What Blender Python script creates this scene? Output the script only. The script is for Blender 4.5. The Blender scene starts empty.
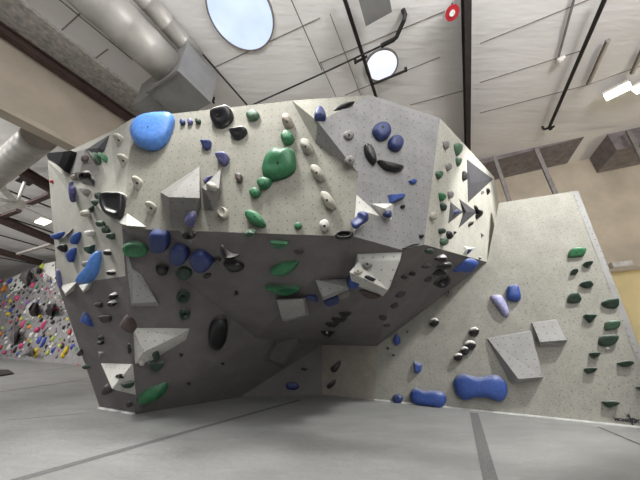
import bpy, bmesh, math, random
from mathutils import Vector, Matrix
from mathutils.bvhtree import BVHTree

random.seed(7)
COL = bpy.context.scene.collection
K = 1.5 / 1.3
F = 243.0
TH = math.radians(22.4)
CT, ST = math.cos(TH), math.sin(TH)
O = Vector((0, 0, 1.5))
YAW = math.radians(26.8)
UD = Vector((math.cos(YAW), -math.sin(YAW), 0))
VD = Vector((math.sin(YAW), math.cos(YAW), 0))
UP = Vector((0, 0, 1))

# ------------------------------------------------------------------ survey helpers
def ray(px, py):
    dx, dy = px - 320.0, py - 240.0
    return Vector((dx, F * CT + dy * ST, -dy * CT + F * ST))
def at_z(px, py, z):
    d = ray(px, py); return O + d * ((z * K - O.z) / d.z)
def at_f(px, py, f):
    d = ray(px, py); return O + d * (f * K / d.y)
def at_v(px, py, v):
    d = ray(px, py); return O + d * (v * K / d.dot(VD))
def at_u(px, py, u):
    d = ray(px, py); return O + d * (u * K / d.dot(UD))
def at_plane(px, py, p, n):
    d = ray(px, py); return O + d * ((p - O).dot(n) / d.dot(n))
def bld(u, v, z):
    return (UD * u + VD * v + UP * z) * K
CEIL_S = 0.06
def ceil_z(u):                      # old units
    return 7.25 + CEIL_S * (2.0 - u)
CN = (UP + UD * CEIL_S).normalized()
CP = bld(2.0, 0, 7.25)
def at_ceil(px, py, drop=0.0):
    return at_plane(px, py, CP - UP * drop, CN)

# ------------------------------------------------------------------ materials
def lin(c):
    return tuple(((x / 255) / 12.92 if x / 255 <= .04045 else ((x / 255 + .055) / 1.055) ** 2.4) for x in c) + (1,)
def newmat(name):
    m = bpy.data.materials.new(name); m.use_nodes = True
    nt = m.node_tree; b = nt.nodes['Principled BSDF']
    return m, nt, b
def N(nt, t, **kw):
    n = nt.nodes.new(t)
    for k, v in kw.items(): setattr(n, k, v)
    return n
def noise(nt, vec, scale, detail=4, rough=.6):
    n = N(nt, 'ShaderNodeTexNoise'); n.inputs['Scale'].default_value = scale
    n.inputs['Detail'].default_value = detail; n.inputs['Roughness'].default_value = rough
    nt.links.new(vec, n.inputs['Vector']); return n
def ramp(nt, fac, stops):
    r = N(nt, 'ShaderNodeValToRGB'); e = r.color_ramp.elements
    while len(e) < len(stops): e.new(.5)
    for i, (p, c) in enumerate(stops): e[i].position = p; e[i].color = c
    nt.links.new(fac, r.inputs['Fac']); return r
def mixc(nt, fac, a, b, mode='MIX'):
    m = N(nt, 'ShaderNodeMix', data_type='RGBA', blend_type=mode)
    for s, v in ((0, fac), (6, a), (7, b)):
        if hasattr(v, 'links') or isinstance(v, bpy.types.NodeSocket): nt.links.new(v, m.inputs[s])
        else: m.inputs[s].default_value = v
    return m.outputs[2]
def math_(nt, op, a, b=None, c=None):
    m = N(nt, 'ShaderNodeMath', operation=op)
    for i, v in enumerate((a, b, c)):
        if v is None: continue
        if isinstance(v, bpy.types.NodeSocket): nt.links.new(v, m.inputs[i])
        else: m.inputs[i].default_value = v
    return m.outputs[0]
def bump(nt, b, h, strength, dist=.02):
    bp = N(nt, 'ShaderNodeBump'); bp.inputs['Strength'].default_value = strength; bp.inputs['Distance'].default_value = dist
    nt.links.new(h, bp.inputs['Height']); nt.links.new(bp.outputs[0], b.inputs['Normal'])

def wall_mat(name, c1, c2, speck=.5, dots=True, spacing=.134, chalk=.25, hole_r=.08, hole_k=.6):
    """textured grey climbing panel: grain, scuffs, T-nut holes on a grid"""
    m, nt, b = newmat(name)
    tc = N(nt, 'ShaderNodeTexCoord'); ob = tc.outputs['Object']; uv = tc.outputs['UV']
    n1 = noise(nt, ob, 2.2, 6, .65); n2 = noise(nt, ob, 34, 3, .6); n3 = noise(nt, ob, 9, 5, .7)
    base = ramp(nt, n1.outputs['Fac'], [(.3, lin(c2)), (.7, lin(c1))]).outputs[0]
    base = mixc(nt, ramp(nt, n2.outputs['Fac'], [(.56, (0, 0, 0, 1)), (.72, (speck,) * 3 + (1,))]).outputs[0], base, lin([x * .62 for x in c2]))
    base = mixc(nt, ramp(nt, n3.outputs['Fac'], [(.58, (0, 0, 0, 1)), (.8, (chalk,) * 3 + (1,))]).outputs[0], base, lin([min(255, x * 1.16) for x in c1]))
    if dots:
        fr = N(nt, 'ShaderNodeVectorMath', operation='SCALE'); fr.inputs['Scale'].default_value = 1 / spacing
        nt.links.new(uv, fr.inputs[0])
        f2 = N(nt, 'ShaderNodeVectorMath', operation='FRACTION'); nt.links.new(fr.outputs[0], f2.inputs[0])
        f3 = N(nt, 'ShaderNodeVectorMath', operation='DISTANCE'); nt.links.new(f2.outputs[0], f3.inputs[0])
        f3.inputs[1].default_value = (.5, .5, 0)
        hole = math_(nt, 'LESS_THAN', f3.outputs['Value'], hole_r)
        base = mixc(nt, math_(nt, 'MULTIPLY', hole, hole_k), base, lin((45, 42, 40)))
    nt.links.new(base, b.inputs['Base Color'])
    b.inputs['Roughness'].default_value = .85
    bump(nt, b, n2.outputs['Fac'], .25, .01)
    return m

def hold_mat(name, c, rough=.55, chalk=.5, c2=None, lo=.25, hi=.95):
    """moulded resin with chalk dust and light from above painted pale on upward faces"""
    m, nt, b = newmat(name)
    tc = N(nt, 'ShaderNodeTexCoord'); ob = tc.outputs['Object']
    geo = N(nt, 'ShaderNodeNewGeometry'); sx = N(nt, 'ShaderNodeSeparateXYZ'); nt.links.new(geo.outputs['Normal'], sx.inputs[0])
    n1 = noise(nt, ob, 18, 5, .65); n2 = noise(nt, ob, 60, 2, .5)
    c2 = c2 or [x * .78 for x in c]
    base = ramp(nt, n1.outputs['Fac'], [(.3, lin(c2)), (.7, lin(c))]).outputs[0]
    upf = N(nt, 'ShaderNodeMapRange'); upf.inputs['From Min'].default_value = lo; upf.inputs['From Max'].default_value = hi
    nt.links.new(sx.outputs['Z'], upf.inputs['Value'])
    dust = math_(nt, 'MULTIPLY', upf.outputs[0], math_(nt, 'MULTIPLY', n1.outputs['Fac'], chalk * 1.7))
    base = mixc(nt, dust, base, lin((225, 222, 215)))
    nt.links.new(base, b.inputs['Base Color']); b.inputs['Roughness'].default_value = rough
    bump(nt, b, n2.outputs['Fac'], .15, .004)
    return m

def plain(name, c, rough=.6, metal=0.0, var=.15, scale=5, bumpy=0):
    m, nt, b = newmat(name)
    tc = N(nt, 'ShaderNodeTexCoord'); n1 = noise(nt, tc.outputs['Object'], scale, 5, .6)
    r = ramp(nt, n1.outputs['Fac'], [(.3, lin([x * (1 - var) for x in c])), (.7, lin([min(255, x * (1 + var * .4)) for x in c]))])
    nt.links.new(r.outputs[0], b.inputs['Base Color'])
    b.inputs['Roughness'].default_value = rough; b.inputs['Metallic'].default_value = metal
    if bumpy: bump(nt, b, n1.outputs['Fac'], bumpy, .03)
    return m
def emit(name, c, s):
    m, nt, b = newmat(name)
    tc = N(nt, 'ShaderNodeTexCoord'); n1 = noise(nt, tc.outputs['Object'], 1.2, 2, .5)
    r = ramp(nt, n1.outputs['Fac'], [(.3, lin([x * .93 for x in c])), (.65, lin(c))])
    nt.links.new(r.outputs[0], b.inputs['Emission Color']); b.inputs['Base Color'].default_value = (.02, .02, .02, 1); b.inputs['Roughness'].default_value = .8
    b.inputs['Emission Strength'].default_value = s
    return m

def floor_mat():
    m, nt, b = newmat('floor_pad_vinyl')
    tc = N(nt, 'ShaderNodeTexCoord'); ob = tc.outputs['Object']
    mp = N(nt, 'ShaderNodeMapping'); mp.inputs['Rotation'].default_value = (0, 0, .2); mp.inputs['Scale'].default_value = (.7, 1.5, 1)
    nt.links.new(ob, mp.inputs['Vector'])
    n1 = noise(nt, mp.outputs[0], 1.1, 7, .62); n2 = noise(nt, mp.outputs[0], 5.5, 6, .7); n3 = noise(nt, ob, 90, 2, .5)
    base = ramp(nt, n1.outputs['Fac'], [(.3, lin((130, 130, 128))), (.7, lin((148, 148, 146)))]).outputs[0]
    base = mixc(nt, ramp(nt, n2.outputs['Fac'], [(.55, (0, 0, 0, 1)), (.72, (.6,) * 3 + (1,))]).outputs[0], base, lin((156, 156, 154)))
    base = mixc(nt, ramp(nt, n3.outputs['Fac'], [(.5, (0, 0, 0, 1)), (.75, (.25,) * 3 + (1,))]).outputs[0], base, lin((100, 100, 98)))
    nt.links.new(base, b.inputs['Base Color']); b.inputs['Roughness'].default_value = .7
    bump(nt, b, n2.outputs['Fac'], .55, .04)
    return m
def ceiling_mat():
    m, nt, b = newmat('ceiling_insulation_facing')
    tc = N(nt, 'ShaderNodeTexCoord'); ob = tc.outputs['Object']
    mp = N(nt, 'ShaderNodeMapping'); mp.inputs['Rotation'].default_value = (0, 0, YAW); mp.inputs['Scale'].default_value = (.1, .55, 1)
    nt.links.new(ob, mp.inputs['Vector'])
    n1 = noise(nt, mp.outputs[0], 1.1, 5, .6); n2 = noise(nt, ob, .35, 2, .5)
    base = ramp(nt, n2.outputs['Fac'], [(.3, lin((222, 219, 217))), (.7, lin((232, 229, 228)))]).outputs[0]
    nt.links.new(base, b.inputs['Base Color']); b.inputs['Roughness'].default_value = .6
    bump(nt, b, n1.outputs['Fac'], .5, .2)
    return m

M = dict(
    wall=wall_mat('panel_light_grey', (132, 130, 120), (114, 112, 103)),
    wallS=wall_mat('panel_right_side_lit', (180, 178, 168), (160, 158, 149)),  # wall grey brightened to paint in the light on this side
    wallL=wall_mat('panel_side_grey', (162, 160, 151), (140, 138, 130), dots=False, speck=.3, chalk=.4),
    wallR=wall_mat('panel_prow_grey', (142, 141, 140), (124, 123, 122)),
    under=wall_mat('panel_underside_shaded', (112, 108, 107), (97, 93, 92), speck=.35, dots=False, chalk=.4),  # same paint as the upper panels, with shade darkened into the colour
    kick=wall_mat('panel_kickboard_shaded', (144, 138, 128), (124, 119, 110), speck=.5, dots=False, chalk=.4),  # slab grey toned down to paint in shade towards the cave
    slab=wall_mat('panel_slab_grey', (148, 146, 137), (130, 128, 120), speck=.85, spacing=.15, hole_r=.06, hole_k=.4),
    vol=wall_mat('volume_grey', (148, 147, 145), (132, 131, 129), speck=.25, spacing=.15, chalk=.2),
    volg=wall_mat('volume_mid_grey', (128, 126, 123), (112, 110, 107), speck=.25, spacing=.15, chalk=.2),
    vold=wall_mat('volume_dark_grey', (66, 65, 69), (56, 55, 59), speck=.25, dots=False, chalk=.2),
    volw=wall_mat('volume_white', (196, 195, 188), (178, 177, 171), speck=.2, spacing=.15, chalk=.2),
    sky=hold_mat('resin_sky_blue', (84, 134, 208), .4, .1),
    blue=hold_mat('resin_blue', (50, 78, 148), .45, .3),
    navy=hold_mat('resin_navy', (42, 56, 108), .5, .15),
    lilac=hold_mat('resin_lilac', (178, 178, 204), .5, .5, (120, 118, 168)),
    purple=hold_mat('resin_purple', (96, 96, 142), .5, .6),
    green=hold_mat('resin_green', (48, 112, 72), .45, .3),
    dgreen=hold_mat('resin_dark_green', (44, 66, 52), .5, .3),
    mgreen=hold_mat('resin_muted_green', (72, 104, 80), .5, .3),
    black=hold_mat('resin_black', (24, 22, 24), .35, .35),
    blackw=hold_mat('resin_black_chalked', (26, 24, 26), .35, 1.3, None, .05, .6),
    char=hold_mat('resin_charcoal', (58, 54, 54), .5, .3),
    pale=hold_mat('resin_pale_grey', (178, 173, 160), .6, .6),
    beige=hold_mat('resin_beige', (170, 158, 146), .6, .4),
    grey=hold_mat('resin_grey', (128, 124, 120), .6, .5),
    white=hold_mat('resin_white', (214, 210, 202), .6, .3),
    brown=hold_mat('resin_brown', (84, 70, 66), .5, .4),
    red=hold_mat('resin_red', (190, 50, 48), .5, .1),
    bolt=plain('bolt_dark_steel', (30, 28, 28), .4, .6),
    floor=floor_mat(), ceil=ceiling_mat(),
    seam=plain('floor_seam_strip', (108, 108, 107), .9, 0, .2, 30),
    seamd=plain('floor_seam_line', (96, 96, 95), .9),
    wstrip=plain('white_base_strip', (205, 205, 202), .6),
    steel=plain('dark_steel', (62, 56, 56), .55, .2),
    blk=plain('black_pipe', (34, 31, 31), .5, .2),
    brownsteel=plain('brown_primer_steel', (74, 56, 52), .7, 0, .25, 3),
    cream=plain('cream_wall_paint', (184, 172, 156), .8, 0, .08, 1),
    yellow=plain('back_wall_lit_yellow', (226, 208, 158), .8, 0, .06, 1),
    taupe=plain('taupe_wall_paint', (206, 192, 172), .85, 0, .1, 1),
    conc=plain('fuzzy_grey_insulation', (190, 184, 177), .95, 0, .22, 9, .3),
    duct=plain('galvanised_duct', (176, 172, 166), .45, .35, .12, 2, .15),
    ductd=plain('galvanised_box', (140, 139, 138), .5, .3, .1, 2),
    thin=plain('purlin_line_grey', (128, 121, 118), .7),
    dark=plain('dark_soffit', (132, 124, 124), .85, 0, .2, 4),
    seamline=plain('ceiling_seam', (150, 145, 141), .8),
    skyl=emit('skylight_dome', (208, 224, 255), 1.25),
    skyw=emit('skylight_white', (240, 243, 255), 1.2),
    lamp=emit('lamp_glow', (255, 252, 232), 7.0),
    lwall=wall_mat('lead_wall_grey', (150, 147, 146), (122, 119, 119), speck=.5, dots=False, chalk=.6),
    lwhite=wall_mat('lead_wall_white', (232, 230, 224), (214, 212, 206), speck=.2, dots=False),
    ink=plain('dark_ink', (44, 44, 46), .7),
    redp=plain('red_enamel', (170, 34, 44), .4),
    whitep=plain('white_enamel', (220, 216, 210), .5),
)
for k, c in dict(pink=(200, 66, 118), fblue=(58, 78, 170), fyel=(222, 190, 44), fred=(186, 70, 66), forange=(226, 140, 50),
                 fpurple=(120, 80, 150), fwhite=(226, 222, 218), fblack=(36, 33, 36), fgreen=(96, 140, 96), flime=(196, 214, 84),
                 fgrey=(128, 126, 126)).items():
    M[k] = hold_mat('far_resin_' + k, c, .55, .1)

# ------------------------------------------------------------------ mesh helpers
def mesh_obj(name, verts, faces, mat, parent=None, smooth=False, uv=False, origin=None):
    org = Vector(origin) if origin is not None else sum((Vector(v) for v in verts), Vector()) / len(verts)
    if parent is not None: org = Vector(parent.location)
    me = bpy.data.meshes.new(name)
    me.from_pydata([tuple(Vector(v) - org) for v in verts], [], faces)
    me.materials.append(mat)
    if smooth:
        for p in me.polygons: p.use_smooth = True
    if uv:
        l = me.uv_layers.new(name='UVMap')
        for p in me.polygons:
            n = p.normal
            ax = UP.cross(n)
            ax = ax.normalized() if ax.length > .05 else UD.copy()
            ay = n.cross(ax)
            for li in p.loop_indices:
                co = me.vertices[me.loops[li].vertex_index].co + org
                l.data[li].uv = (co.dot(ax), co.dot(ay))
    me.update()
    o = bpy.data.objects.new(name, me); COL.objects.link(o)
    if parent is not None: o.parent = parent
    else: o.location = org
    return o
def tag(o, label, cat, group=None, kind=None):
    o['label'] = label; o['category'] = cat
    if group: o['group'] = group
    if kind: o['kind'] = kind
    return o
def empty(name, loc, label, cat, group=None):
    o = bpy.data.objects.new(name, None); COL.objects.link(o); o.location = loc; o.empty_display_size = .1
    return tag(o, label, cat, group)
def struct(o):
    o['kind'] = 'structure'; return o

def box_verts(p1, p2, w, h, up=UP):
    d = (p2 - p1).normalized(); s = d.cross(up).normalized(); u = s.cross(d).normalized()
    v = []
    for p in (p1, p2):
        for a, b in ((-1, -1), (1, -1), (1, 1), (-1, 1)):
            v.append(p + s * a * w / 2 + u * b * h / 2)
    f = [(0, 1, 2, 3), (7, 6, 5, 4), (0, 4, 5, 1), (1, 5, 6, 2), (2, 6, 7, 3), (3, 7, 4, 0)]
    return v, f
def join(*vfs):
    V, Fc = [], []
    for v, f in vfs:
        b = len(V); V += list(v); Fc += [tuple(i + b for i in q) for q in f]
    return V, Fc
def ibeam(p1, p2, w, h, t=.02, up=UP):
    d = (p2 - p1).normalized(); s = d.cross(up).normalized(); u = s.cross(d).normalized()
    return join(box_verts(p1 + u * h / 2, p2 + u * h / 2, w, t, up), box_verts(p1 - u * h / 2, p2 - u * h / 2, w, t, up),
                box_verts(p1, p2, t, h - t, up))
def tube_verts(pts, r, n=10, cap=True):
    pts = [Vector(p) for p in pts]; V, Fc = [], []
    for i, p in enumerate(pts):
        d = (pts[min(i + 1, len(pts) - 1)] - pts[max(i - 1, 0)]).normalized()
        a = d.cross(UP) if abs(d.z) < .95 else d.cross(Vector((1, 0, 0)))
        a.normalize(); b = d.cross(a)
        for k in range(n):
            t = 2 * math.pi * k / n
            V.append(p + a * r * math.cos(t) + b * r * math.sin(t))
    for i in range(len(pts) - 1):
        for k in range(n):
            Fc.append((i * n + k, i * n + (k + 1) % n, (i + 1) * n + (k + 1) % n, (i + 1) * n + k))
    if cap:
        Fc.append(tuple(range(n - 1, -1, -1))); Fc.append(tuple(range((len(pts) - 1) * n, len(pts) * n)))
    return V, Fc
def hexa(c8):
    """box from 4 bottom + 4 top corners"""
    return list(c8), [(3, 2, 1, 0), (4, 5, 6, 7), (0, 1, 5, 4), (1, 2, 6, 5), (2, 3, 7, 6), (3, 0, 4, 7)]
def ubox(u0, u1, v0, v1, z0, z1):
    return hexa([bld(u0, v0, z0), bld(u1, v0, z0), bld(u1, v1, z0), bld(u0, v1, z0),
                 bld(u0, v0, z1), bld(u1, v0, z1), bld(u1, v1, z1), bld(u0, v1, z1)])

# ================================================================== SETTING
VW = 6.58
VB = 10.1
g = 40
fl = struct(mesh_obj('floor', [(-80, -8, 0), (24, -8, 0), (24, 60, 0), (-80, 60, 0)], [(0, 1, 2, 3)], M['floor'], origin=(0, 0, 0)))
def cpt(u, v, dz=0): return bld(u, v, ceil_z(u) + dz)
cu0, cu1 = -7.3, 16
struct(mesh_obj('ceiling', [cpt(cu0, -7), cpt(cu1, -7), cpt(cu1, VB), cpt(cu0, VB)] + [cpt(cu0, -7, .2), cpt(cu1, -7, .2), cpt(cu1, VB, .2), cpt(cu0, VB, .2)],
                [(3, 2, 1, 0), (4, 5, 6, 7), (0, 1, 5, 4), (1, 2, 6, 5), (2, 3, 7, 6), (3, 0, 4, 7)], M['ceil'], origin=(0, 0, 0)))
# back wall, one paint; below the ledge warm light is painted into it
led = at_v(624, 270, VB).z / K
v_, f_ = ubox(-9, 16, VB, VB + .2, led, 9); struct(mesh_obj('wall_back', v_, f_, M['taupe']))
v_, f_ = ubox(-9, 16, VB, VB + .2, 0, led); o = struct(mesh_obj('wall_back_lower', v_, f_, M['yellow']))
v_, f_ = ubox(3, 16, VB - .25, VB, led - .05, led + .03); struct(mesh_obj('trim_1', v_, f_, M['cream']))
# bulkhead between the bays (left)
zb = 5.78
v_, f_ = ubox(-7.75, -7.5, -8, VB, zb, 7.62); struct(mesh_obj('wall_left', v_, f_, M['cream']))
v_, f_ = ubox(-7.75, -6.7, -8, VB, 7.68, 8.0); struct(mesh_obj('trim_2', v_, f_, M['conc']))
v_, f_ = ubox(-7.75, -7.42, -8, VB, zb - .12, zb); struct(mesh_obj('trim_3', v_, f_, M['cream']))
# second bay ceiling and its end wall
ZL = 8.25
v_, f_ = ubox(-60, -7.76, -10, 9.0, ZL, ZL + .2); struct(mesh_obj('ceiling_left_bay', v_, f_, M['ceil']))
v_, f_ = ubox(-60, -9, 8.8, 9.0, 0, ZL); struct(mesh_obj('wall_far_left', v_, f_, M['conc']))
v_, f_ = ubox(-60.2, -60, -10, 9.0, 0, ZL); struct(mesh_obj('wall_end_left', v_, f_, M['conc']))
# ceiling seams across the bay
seams = [((480, 43.5), (590, -1)), ((480, 82.5), (580, 51)), ((480, 113), (587, 85)), ((215, 67), (320, 18)), ((320, 63), (445, 11)),
         ((62, 30), (83, 11)), ((96, 58), (108, 49)), ((345, 95), (440, 57)), ((410, 105), (466, 90)), ((590, 84), (640, 66))]
k = 4
for a, b in seams:
    p = at_ceil(*a); q = at_ceil(*b)
    v_, f_ = tube_verts([p - CN * .0, q - CN * .0], .014, 6)
    struct(mesh_obj('trim_%d' % k, v_, f_, M['thin'])); k += 1
# floor seams
def strip(a, b, wa, m, z=.004):
    p, q = at_z(*a, 0), at_z(*b, 0); d = (q - p).normalized(); s = d.cross(UP) * wa / 2
    return [x + UP * z for x in (p - s, p + s, q + s, q - s)], [(0, 1, 2, 3)]
for a, b, w, m in [((10, 482), (300, 400), .13, 'seam'), ((474, 413), (492, 486), .16, 'seam'), ((598, 427), (648, 448), .05, 'seamd'),
                   ((0, 392), (84, 380), .10, 'seamd'), ((0, 376), (78, 366), .08, 'seamd'), ((10, 420), (90, 413), .02, 'seamd')]:
    v_, f_ = strip(a, b, w, m); struct(mesh_obj('trim_%d' % k, v_, f_, M[m])); k += 1

# ================================================================== CLIMBING WALLS
P = {}
P['B0'] = at_z(100, 408, 0); P['B'] = at_z(135.5, 414, 0); P['B2'] = at_z(240, 397, 0); P['B3'] = at_z(310, 395, 0)
P['B4'] = at_v(375, 400.2, VW)
P['C0'] = at_f(122, 228.5, 3.02)
P['C1'] = at_f(354, 236.5, 2.66)
P['T1'] = at_z(133, 118, 4.5); P['T2'] = at_z(240, 107, 4.5); P['T3'] = at_z(292, 100.5, 4.5); P['T4'] = at_z(370, 95, 4.5); P['T5'] = at_z(440, 118, 4.5)
P['T6'] = at_z(466, 148, 4.35)
P['T7'] = at_v(499, 203, VW)
P['C4'] = at_v(487, 262, VW)
P['N2'] = at_v(377, 346, VW)
P['Nn'] = at_v(322, 345, VW)
_d = ray(322, 395); P['B3'] = UD * 0
_h = Vector((_d.x, _d.y, 0)); P['B3'] = _h * (VW * K / _h.dot(VD))
P['Mm'] = at_f(256, 338, 5.75)
Pn = (P['T3'] - P['T1']).cross(P['C0'] - P['T1']).normalized()
P['W2'] = at_plane(315, 143, P['T3'], (P['T3'] - P['T1']).cross(P['C1'] - P['T1']))
P['W3'] = at_plane(358, 173, P['T3'], (P['T3'] - P['T1']).cross(P['C1'] - P['T1']))
nPR = (P['W3'] - P['C1']).cross(P['T5'] - P['C1'])
for k_, xy in (('T4', (370, 95)), ('C3', (424, 244.5)), ('C2', (404, 250.5)), ('W1', (318, 122))):
    P[k_] = at_plane(xy[0], xy[1], P['C1'], nPR)
nS = (P['C3'] - P['T5']).cross(P['C4'] - P['T5'])
for k_, xy in (('T6', (466, 146)), ('T7', (499, 203))): P[k_] = at_plane(xy[0], xy[1], P['T5'], nS)
print('T7 v', P['T7'].dot(VD) / K, {k_: [round(c, 2) for c in v] for k_, v in P.items()})
# left side
t_ = (P['C0'] - P['B'])
def on_edge(py):
    lo, hi = 0., 1.
    for _ in range(40):
        mid = (lo + hi) / 2; p = P['B'] + t_ * mid - O
        yy = 240 - F * ((p.z * CT - p.y * ST) / (p.y * CT + p.z * ST))
        if yy > py: lo = mid
        else: hi = mid
    return P['B'] + t_ * lo
P['E1'] = on_edge(276)
nL = (P['B'] - P['B0']).cross(P['E1'] - P['B'])
P['L1'] = at_plane(58, 286, P['B0'], nL)
P['T0'] = at_z(47.5, 161, 4.2)
P['Ta'] = at_f(85, 145, 3.35); P['Tb'] = at_f(110, 132, 3.05)
# back points
def back(p, d, z=None):
    q = Vector(p) + VD * d * K
    if z is not None: q.z = z * K
    return q
P['R0'] = back(P['B0'], 2.6); P['R1'] = back(P['L1'], 4.0); P['R2'] = back(P['T0'], 4.5, 4.2)
P['R3'] = P['T7'] + VD * .6
P['R4'] = bld(-3.0, VW + .6, 4.3)

wall_root = empty('bouldering_wall', (P['B'] + P['B2']) / 2, 'large faceted grey overhanging bouldering wall with a dark undercut cave', 'climbing wall')
WV, WF = [], []
def facet(name, keys_list, mat):
    V, Fc = [], []
    for keys in keys_list:
        b = len(V); V += [P[k_] for k_ in keys]; Fc += [(b, b + i, b + i + 1) for i in range(1, len(keys) - 1)]
        bb = len(WV); WV.extend(P[k_] for k_ in keys)
        for i in range(1, len(keys) - 1): WF.append((bb, bb + i, bb + i + 1))
    return mesh_obj(name, V, Fc, M[mat], wall_root, uv=True)
facet('front_panel', [['T1', 'C0', 'C1', 'W3', 'W2', 'T3']], 'wall')
facet('corner_facet', [['T3', 'W2', 'W1'], ['T3', 'W1', 'T4']], 'wall')
facet('prow_panel', [['T4', 'W1', 'W3'], ['W1', 'W2', 'W3'], ['T4', 'W3', 'C1'], ['T4', 'C1', 'C2'], ['T4', 'C2', 'C3', 'T5']], 'wallR')
P['T65'] = at_plane(494, 177, P['T5'], nS)
facet('right_side_panel', [['C3', 'C4', 'T7', 'T65', 'T6', 'T5']], 'wallS')
facet('left_side_panel', [['T0', 'L1', 'E1', 'C0'], ['T0', 'C0', 'Tb'], ['Tb', 'C0', 'T1'], ['T0', 'Tb', 'Ta']], 'wallL')
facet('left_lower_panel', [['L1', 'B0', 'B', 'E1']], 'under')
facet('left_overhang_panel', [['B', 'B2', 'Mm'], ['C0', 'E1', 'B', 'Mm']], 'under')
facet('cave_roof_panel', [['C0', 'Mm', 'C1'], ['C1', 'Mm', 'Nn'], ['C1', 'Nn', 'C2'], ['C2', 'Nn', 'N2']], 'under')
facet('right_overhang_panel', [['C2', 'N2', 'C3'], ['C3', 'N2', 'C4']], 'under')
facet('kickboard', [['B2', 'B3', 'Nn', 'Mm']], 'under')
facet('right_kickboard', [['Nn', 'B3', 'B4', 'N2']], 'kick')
facet('top_panel', [['T0', 'Ta', 'R4', 'R2'], ['Ta', 'Tb', 'R4'], ['Tb', 'T1', 'R4'], ['T1', 'T3', 'R4'], ['T3', 'T4', 'R4'], ['T4', 'T5', 'R3', 'R4'], ['T5', 'T6', 'R3'], ['T6', 'T65', 'R3'], ['T65', 'T7', 'R3']], 'wallL')
facet('left_back_panel', [['B0', 'L1', 'R1', 'R0'], ['L1', 'T0', 'R2', 'R1']], 'wallL')
d_ = (P['B'] - P['B0']).normalized(); nn = d_.cross(UP)
if nn.y > 0: nn = -nn
v_, f_ = box_verts(P['B0'] + nn * .03 + UP * .015, P['B'] + nn * .03 + UP * .015, .06, .03); mesh_obj('base_strip', v_, f_, M['wstrip'], wall_root)

# right slab wall
S = {}
S['a'] = at_v(499, 203, VW); S['b'] = at_v(578, 190.5, VW); S['c'] = at_v(640, 348, VW); S['d'] = at_v(674, 432.5, VW); S['d'].z = 0
S['e'] = Vector(P['B4']); S['e'].z = 0
wr = empty('slab_climbing_wall', (S['d'] + S['e']) / 2, 'tall vertical grey climbing panel at right, set with dark green holds', 'climbing wall')
vs = [S['a'], P['C4'], P['N2'], S['e'], S['d'], S['c'], S['b']]
mesh_obj('panel', vs, [tuple(range(7))], M['slab'], wr, uv=True)
b0 = len(WV); WV += vs; WF += [(b0, b0 + i, b0 + i + 1) for i in range(1, 6)]
bk = VD * .22
mesh_obj('panel_edge', [S['a'], S['b'], S['c'], S['d'], S['a'] + bk, S['b'] + bk, S['c'] + bk, S['d'] + bk], [(0, 1, 5, 4), (1, 2, 6, 5), (2, 3, 7, 6), (4, 5, 6, 7)], M['volw'], wr)
v_, f_ = box_verts(S['e'] - VD * .03 + UP * .012, S['d'] - VD * .03 + UP * .012, .05, .024); mesh_obj('base_strip', v_, f_, M['wstrip'], wr)
ed = (S['b'] - S['d']).normalized(); si = UD * .11
fo = -VD * .006
mesh_obj('edge_band', [S['b'] - si + fo, S['b'] + fo, S['c'] + fo, S['d'] + fo, S['d'] - si + fo, S['c'] - si + fo], [(0, 5, 2, 1), (5, 4, 3, 2)], M['vol'], wr, uv=True)
def text_part(name, s, px, py, size, parent):
    cu = bpy.data.curves.new(name, 'FONT'); cu.body = s; cu.size = size; cu.extrude = .001; cu.offset = .0035; cu.align_x = 'LEFT'
    t = bpy.data.objects.new(name, cu); COL.objects.link(t)
    dg = bpy.context.evaluated_depsgraph_get(); me = bpy.data.meshes.new_from_object(t.evaluated_get(dg))
    COL.objects.unlink(t); bpy.data.objects.remove(t)
    o = bpy.data.objects.new(name, me); COL.objects.link(o); me.materials.clear(); me.materials.append(M['ink'])
    p = at_v(px, py, VW) - VD * .012
    mw = Matrix((UD, UP, -VD)).transposed().to_4x4(); mw.translation = p - Vector(parent.location)
    o.parent = parent; o.matrix_local = mw
    return o
text_part('maker_lettering', 'MOMENT', 614.6, 420.4, .07, wr)
text_part('maker_lettering', 'T', 636.9, 422.6, .075, wr)
lg = at_v(630.3, 419.5, VW) - VD * .012
def quad(c, x0, x1, z0, z1): return [c + UD * x0 + UP * z0, c + UD * x1 + UP * z0, c + UD * x1 + UP * z1, c + UD * x0 + UP * z1], [(0, 1, 2, 3)]
ringv, ringf = [], []
for i in range(16):
    t = 2 * math.pi * i / 16
    for r in (.018, .042): ringv.append(lg + UD * (.04 + r * math.cos(t)) + UP * (-.01 + r * math.sin(t)))
for i in range(16):
    a = 2 * i; c = 2 * ((i + 1) % 16); ringf.append((a, a + 1, c + 1, c))
v_, f_ = join(quad(lg, -.012, .012, -.15, .09), quad(lg, -.04, .012, .045, .065), (ringv, ringf)); mesh_obj('maker_emblem', v_, f_, M['ink'], wr)

# ================================================================== VOLUMES AND HOLDS
bvh = None
def rebuild():
    global bvh
    bvh = BVHTree.FromPolygons([tuple(v) for v in WV], WF)
rebuild()
def hit(px, py):
    d = ray(px, py).normalized()
    p, n, i, dist = bvh.ray_cast(O, d)
    if p is None:                       # a hold whose middle overhangs the wall edge: use the panel beside it
        for k_ in range(1, 14):
            p, n, i, dist = bvh.ray_cast(O, ray(px + (k_ if px < 320 else -k_) * .7, py + k_ * .35).normalized())
            if p is not None: break
        if n.dot(d) > 0: n = -n
        return at_plane(px, py, p, n), n.normalized()
    if n.dot(d) > 0: n = -n
    return p, n.normalized()
def hit_or(px, py, p0, n0):
    d = ray(px, py).normalized(); p, n, i, dist = bvh.ray_cast(O, d)
    if p is not None and (p - p0).length < .9: return p
    return at_plane(px, py, p0, n0)

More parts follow.
